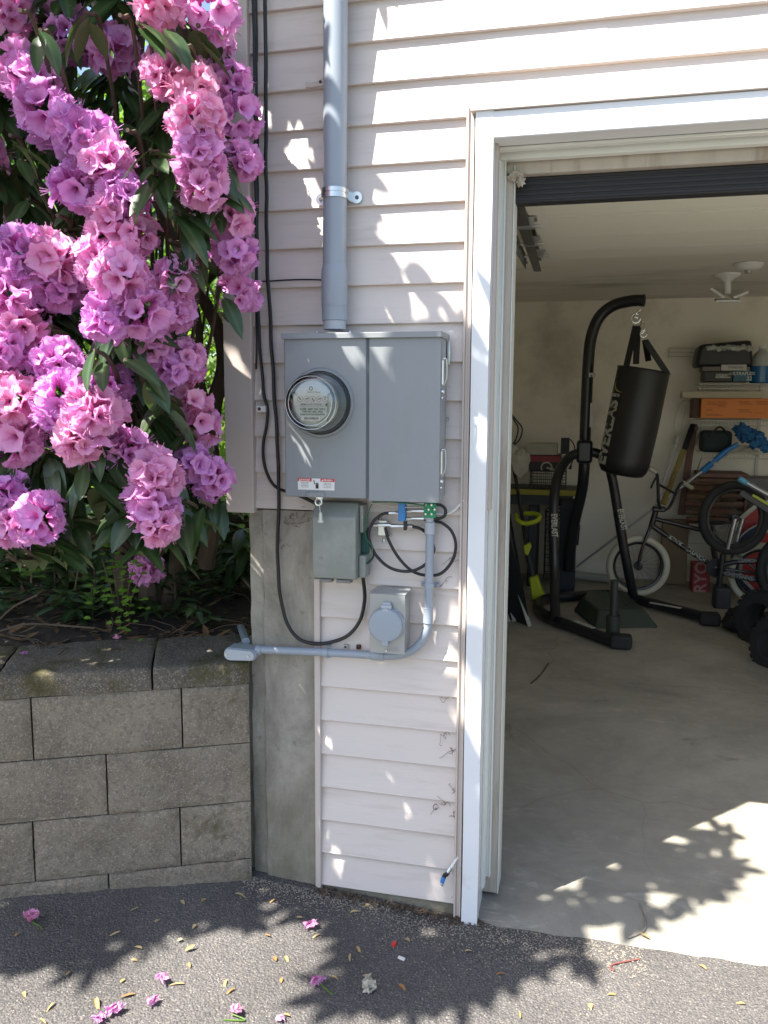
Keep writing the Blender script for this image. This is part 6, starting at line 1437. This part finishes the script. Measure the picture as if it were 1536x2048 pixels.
# litter on bed: stuff
mb=MB();tw=MB()
for k in range(1500):
    s=random.uniform(-.3,2.);d=random.uniform(0,1)**1.6*2.2;p=bedpt(s,d)
    if p.x>fx0-.01:continue
    p.z=0;p.z=soilz(p,d)+.004;a=random.uniform(0,6.28)
    leaf(mb,p,Vector((math.cos(a),math.sin(a),random.uniform(-.1,.35))),Vector((random.uniform(-.4,.4),random.uniform(-.4,.4),1)),random.uniform(.02,.07),random.uniform(.008,.022),droop=random.uniform(-.3,.3),n=3)
    if k%7==0:
        q=p+Vector((random.uniform(-.18,.18),random.uniform(-.12,.12),random.uniform(0,.05)));tw.tube([p,(p+q)/2+Vector((.01,0,.01)),q],.0018,4)
m_dry=leafmat('dry_leaf',(.15,.10,.06),(.2,.14,.08),(.17,.12,.08),.08,.7)
tag(build('leaf_litter',mb,m_dry,sharp=180),'brown dry leaf litter covering the bed','leaf litter',kind='stuff')
tag(build('twig_litter',tw,m_bark),'thin dead twigs scattered through the bed','twigs',kind='stuff')
for i,(a,b,c_,lab) in enumerate((((0,1262,),(60,1248),(190,1256),'long dead twig along the back edge of the cap blocks'),((0,1238),(30,1212),(75,1190),'dead branch rising at the left of the bed'),((145,1050),(160,1100),(150,1180),'thin bare stem hanging in the middle of the bed'))):
    mb=MB();q=[P(x,y,-.12 if i!=2 else .1) for x,y in(a,b,c_)];mb.tube(smoothpath(q,5),.003,6);tag(build('dead_twig',mb,m_bark),lab,'twig')
# ------------------------------------------------------------ background trees
def tree(label,c,h,rad,nl,m,ls,seed,group='trees beyond the planting bed',zlo=.25):
    rnd=random.Random(seed);t=thing('garden_tree',label,'tree',c,group);mb=MB();tb=MB()
    tb.tube([c,c+Vector((.1,0,h*.4)),c+Vector((0,.1,h*.8))],.1,8,rs=[.1,.07,.03])
    cl=[]
    for k in range(26):
        z=rnd.uniform(zlo,1)*h;r_=rad*math.sin(PI*min(1,.15+.8*z/h))*rnd.uniform(.3,1);a=rnd.uniform(0,6.28)
        q=c+Vector((math.cos(a)*r_,math.sin(a)*r_,z));cl.append(q);tb.tube([c+Vector((0,0,z*.7)),q],.015,5)
    for k in range(nl):
        q=cl[k%26]+Vector([rnd.gauss(0,rad*.20) for _ in range(3)])
        d=Vector([rnd.uniform(-1,1) for _ in range(3)]).normalized();e=d.orthogonal().normalized();e=Quaternion(d,rnd.uniform(0,6))@e;l=ls*rnd.uniform(.7,1.3)
        mb.add([q,q+d*l*.5+e*l*.28,q+d*l,q+d*l*.5-e*l*.28],[(0,1,2,3)])
    build('crown',mb,m,t,sharp=180);build('trunk',tb,m_bark,t);return t
tree('bright yellow green shrub right behind the rhododendron beside the house corner',Vector((-1.75,2.6,.7)),2.7,.75,9000,m_fol,.065,1,zlo=.02)
tree('sunny yellow green tree seen through the gaps in the flowers',Vector((-3.3,4.2,.7)),3.2,1.3,6500,m_fol,.09,2,zlo=.05)
tree('darker green tree behind the left side of the bush',Vector((-5.2,3.8,.7)),3.3,1.4,5500,m_fold,.10,3,zlo=.05)
tree('tall distant green tree rising behind the shorter trees',Vector((-5.5,8.5,.7)),4.6,2.0,5500,m_fold,.14,4,zlo=.1)
tree('low bushy green tree filling the gap near the corner board',Vector((-2.4,5.0,.7)),2.2,1.1,4500,m_fol,.08,5,zlo=.02)
for i,(x,y,h,r_,lab) in enumerate(((-7.5,1.5,3.6,1.7,'broad green tree far to the left of the planting bed'),(-9,6,4.2,2.2,'rounded green tree in the far left of the garden'),(-8,12,5,2.6,'tall dense tree in the far back garden'),(-3.4,11,4.4,2.2,'wide dark tree directly behind the house corner'),(-13,16,6,3.4,'largest tree at the far end of the garden'),(-14,5,5,3,'big spreading tree at the far left edge of the garden'))):
    tree(lab,Vector((x,y,.6)),h,r_,4200,m_fold if i%2 else m_fol,.17,20+i,zlo=.02)
# ------------------------------------------------------------ LITTER ON THE GROUND
def onground(px,py):
    p=G(px,py,0)
    for _ in range(4):
        z=gz(p.x,p.y) if p.y<-.016 else 0;p=G(px,py,z)
    return p
m_dry1=leafmat('pale_dry_leaf',(.34,.31,.20),(.42,.4,.28),(.36,.33,.24),.1,.7)
m_dry2=leafmat('yellow_dry_leaf',(.30,.24,.12),(.40,.33,.2),(.32,.26,.15),.10,.7)
m_dry3=leafmat('orange_dry_leaf',(.27,.15,.06),(.34,.2,.09),(.28,.16,.07),.1,.7)
random.seed(14)
DL=[(548,1760,2,'orange'),(552,1800,1,'brown'),(362,1803,0,''),(278,1817,0,''),(470,1790,0,''),(220,1875,0,''),(310,1847,0,''),(355,1885,0,''),(284,1900,0,''),(262,1923,0,''),(392,1852,0,''),(605,1838,0,''),(565,1845,0,''),(530,1871,2,''),(570,1915,1,''),(552,1925,2,''),(380,1938,1,''),(270,1990,2,''),(240,1968,1,''),(140,1945,1,''),(110,2008,1,''),(80,2040,1,''),(45,1988,1,''),(192,2000,1,''),(563,1958,2,''),(452,1962,1,''),(470,1980,2,''),(714,1895,1,''),(726,1955,0,''),(798,1971,2,''),(664,1955,1,''),(580,2035,1,''),(992,1952,2,''),(1180,2010,1,''),(1412,1942,1,''),(1490,2010,1,''),(1040,2040,1,''),(640,1870,0,''),(700,1828,0,''),(740,1812,0,''),(860,1790,0,''),(700,1910,0,''),(410,1800,0,''),(30,1875,1,''),(370,1905,1,''),(368,1970,1,''),(1215,1992,1,''),(1300,1880,1,''),(930,1905,0,''),(810,1880,0,'')]
mats=[m_dry1,m_dry2,m_dry3]
lnames=['small pale dry leaf lying on the driveway','small yellow dry leaf lying on the driveway','curled orange dry leaf lying on the driveway']
for px,py,k,_ in DL:
    p=onground(px,py)+Vector((0,0,.004));a=random.uniform(0,6.28);mb=MB();leaf(mb,p,Vector((math.cos(a),math.sin(a),.12)),Vector((random.uniform(-.3,.3),0,1)),random.uniform(.013,.036),random.uniform(.004,.011),droop=random.uniform(-.2,.6),fold=random.uniform(.2,1.1),n=5)
    tag(build('fallen_leaf',mb,mats[k],sharp=180),lnames[k],'leaf',('pale dry leaves scattered on the driveway','yellow dry leaves scattered on the driveway','orange dry leaves scattered on the driveway')[k])
FB=[(62,1845,.034,'single pale lilac blossom standing upright on the shaded driveway below the block wall'),(620,1857,.030,'purple blossom lying in the shade near the siding corner'),(632,1972,.034,'light violet blossom with trailing stem in the shaded bottom centre'),(325,1965,.030,'crumpled bright pink blossom in the sun at the shadow edge'),(302,2010,.028,'round pink petal blossom lying in full sun left of the stemmed one'),(228,2028,.032,'elongated pink blossom in the sun at the bottom left'),(196,2044,.026,'pink petals cut by the bottom edge of the picture'),(470,2032,.032,'pink blossom with yellow stem in the sun at the bottom'),(235,1273,.020,'small lilac blossom lying on the cap block'),(45,1305,.016,'tiny lilac petal on the mossy cap block at the left'),(560,2042,.016,'small faded pink petal scrap at the bottom centre')]
for i,(px,py,s_,lab) in enumerate(FB):
    if py<1400:
        p=G(px,py,zcap+.012)
    else:p=onground(px,py)+Vector((0,0,s_*.55))
    t=thing('fallen_blossom',lab,'blossom',p-Vector((0,0,s_*.5)));mb=MB()
    ax_=Vector((random.uniform(-1,1),random.uniform(-1,0),random.uniform(.2,.9)));ax_=Vector((.1,.1,1)) if i==0 else ax_
    if i not in(0,): ax_=Vector((random.uniform(-1,1),random.uniform(-1,.2),random.uniform(-.1,.35)))
    floret(mb,p,ax_,s_*.72,i+300);floret(mb,p+Vector((.004,.003,0)),ax_+Vector((.3,.2,-.2)),s_*.6,i+400)
    for j,v in enumerate(mb.v):
        q=v-p;q.z*=.40 if i else 1.;q+=Vector((noise.noise(v*90),noise.noise(v*90+Vector((9,0,0))),noise.noise(v*90+Vector((0,9,0)))))*.006;q.z=max(q.z,-s_*.5);mb.v[j]=p+q
    build('petals',mb,m_petal,t,sharp=180)
    if i in(0,2,7):
        mb=MB();e=p+Vector((.03,-.01,-s_*.45));mb.tube(smoothpath([p-Vector(ax_).normalized()*s_*.4,e,e+Vector((.02 if i!=7 else -.05,-.012,0))],4),.0018,6);build('stalk',mb,m_leafy,t)
p=onground(707,1801);mb=MB();mb.lathe(p,(.2,-.3,1),[(0,.012),(.004,.012),(.007,.008),(.003,.004)],16);tag(build('orange_disc',mb,mat('orange_plastic',(.75,.12,.01),.4)),'small round orange plastic cap on the asphalt below the siding','cap')
p=onground(738,1980);mb=MB();mb.blob(p+Vector((0,0,.01)),.016,.014,.012,amp=.6,seed=5,sc_=3);mb.blob(p+Vector((-.012,.02,.008)),.008,.02,.008,amp=.5,seed=6);tag(build('white_scrap',mb,m_cloth),'crumpled white paper scrap on the shaded asphalt at the bottom','paper')
p=onground(788,1890);mb=MB();mb.obox(p+Vector((0,0,.003)),(.005,0,0),(0,.008,0),(0,0,.003));tag(build('red_scrap',mb,m_red),'tiny red plastic scrap on the shaded asphalt','scrap')
p=onground(803,1918);mb=MB();mb.obox(p+Vector((0,0,.002)),(.009,-.003,0),(.001,.004,0),(0,0,.002));tag(build('white_chip',mb,m_white),'small white plastic chip on the shaded asphalt','chip')
mb=MB();mb.tube([q+Vector((0,0,.004)) for q in smoothpath([onground(x,y) for x,y in((1279,1810),(1285,1825),(1291,1845),(1289,1862),(1275,1871),(1256,1878))],5)],.0026,8);tag(build('grey_twig',mb,mat('grey_twig_m',(.22,.20,.17),.8)),'thin curved grey stick on the garage threshold','stick')
mb=MB();mb.tube([q+Vector((0,0,.004)) for q in smoothpath([onground(x,y) for x,y in((1278,1921),(1250,1926),(1225,1932),(1221,1940),(1228,1944))],5)],.0022,6);tag(build('red_brown_string',mb,mat('red_brown_string_m',(.2,.06,.05),.8)),'short reddish string on the asphalt at the edge of the shade','string')
mb=MB();mb.tube([q+Vector((0,0,.004)) for q in smoothpath([G(x,y) for x,y in((1062,1368),(1080,1352),(1097,1328))],5)],.004,6);tag(build('dark_twig',mb,m_bark),'short dark twig on the garage floor','twig')
# grit along wall base and over the asphalt: stuff
mb=MB()
for k in range(4200):
    if k<2900:
        x=random.uniform(-.95,.2);y=-.02-abs(random.gauss(0,.06))*(1.3 if x>-.5 else .7)-(.0)
    else:
        x=random.uniform(-1.4,.9);y=random.uniform(-.85,-.02)
    p=Vector((x,y,gz(x,y)+.0015));s_=random.uniform(.0012,.0036)*(1 if k<2900 else .7);q=[Vector((random.uniform(-1,1),random.uniform(-1,1),0)).normalized()*s_*random.uniform(.6,1.4) for _ in range(3)]
    a=random.uniform(0,6.28);d1=Vector((math.cos(a),math.sin(a),0))*s_;d2=Vector((-math.sin(a),math.cos(a),0))*s_*.6
    mb.add([p-d1-d2,p+d1-d2*.6,p+d1*.8+d2,p-d1*.6+d2,p+Vector((0,0,s_*.8))],[(0,1,4),(1,2,4),(2,3,4),(3,0,4)])
tag(build('grit',mb,mat('pale_grit',(.24,.21,.17),.9,var=.6,vs=200)),'pale grit and seed husks scattered over the asphalt','grit',kind='stuff')
mb=MB()
for k in range(420):
    x=random.uniform(-.73,-.24);y=-.010-abs(random.gauss(0,.014));a=random.uniform(0,6.28);p=Vector((x,y,gz(x,y)+.004))
    leaf(mb,p,Vector((math.cos(a),math.sin(a),random.uniform(0,.6))),Vector((0,0,1)),random.uniform(.006,.022),random.uniform(.002,.007),droop=.2,n=2)
tag(build('debris',mb,mat('debris_brown',(.09,.065,.045),.9,var=.6,vs=120),sharp=180),'brown plant debris gathered along the base of the siding','debris',kind='stuff')
# dead vine bits clinging to siding and concrete
mb=MB();random.seed(2)
for (px,py) in((905,1575),(900,1625),(880,1610),(905,1120),(908,1500),(890,1470),(560,1080),(575,1040),(600,1050),(590,1030),(880,1612),(912,1800),(905,1390),(898,1160),(886,825),(873,828),(610,1035)):
    for j in range(3):
        c=P(px+random.uniform(-8,8),py+random.uniform(-8,8),.004);q=[c];
        for _ in range(4):q.append(q[-1]+Vector((random.uniform(-.012,.012),random.uniform(-.004,.001),random.uniform(-.014,.010))))
        mb.tube(smoothpath(q,3),.0006,4)
tag(build('dead_vine',mb,mat('vine_brown',(.16,.09,.06),.9)),'bits of dead brown vine clinging to siding and concrete','vine',kind='stuff')
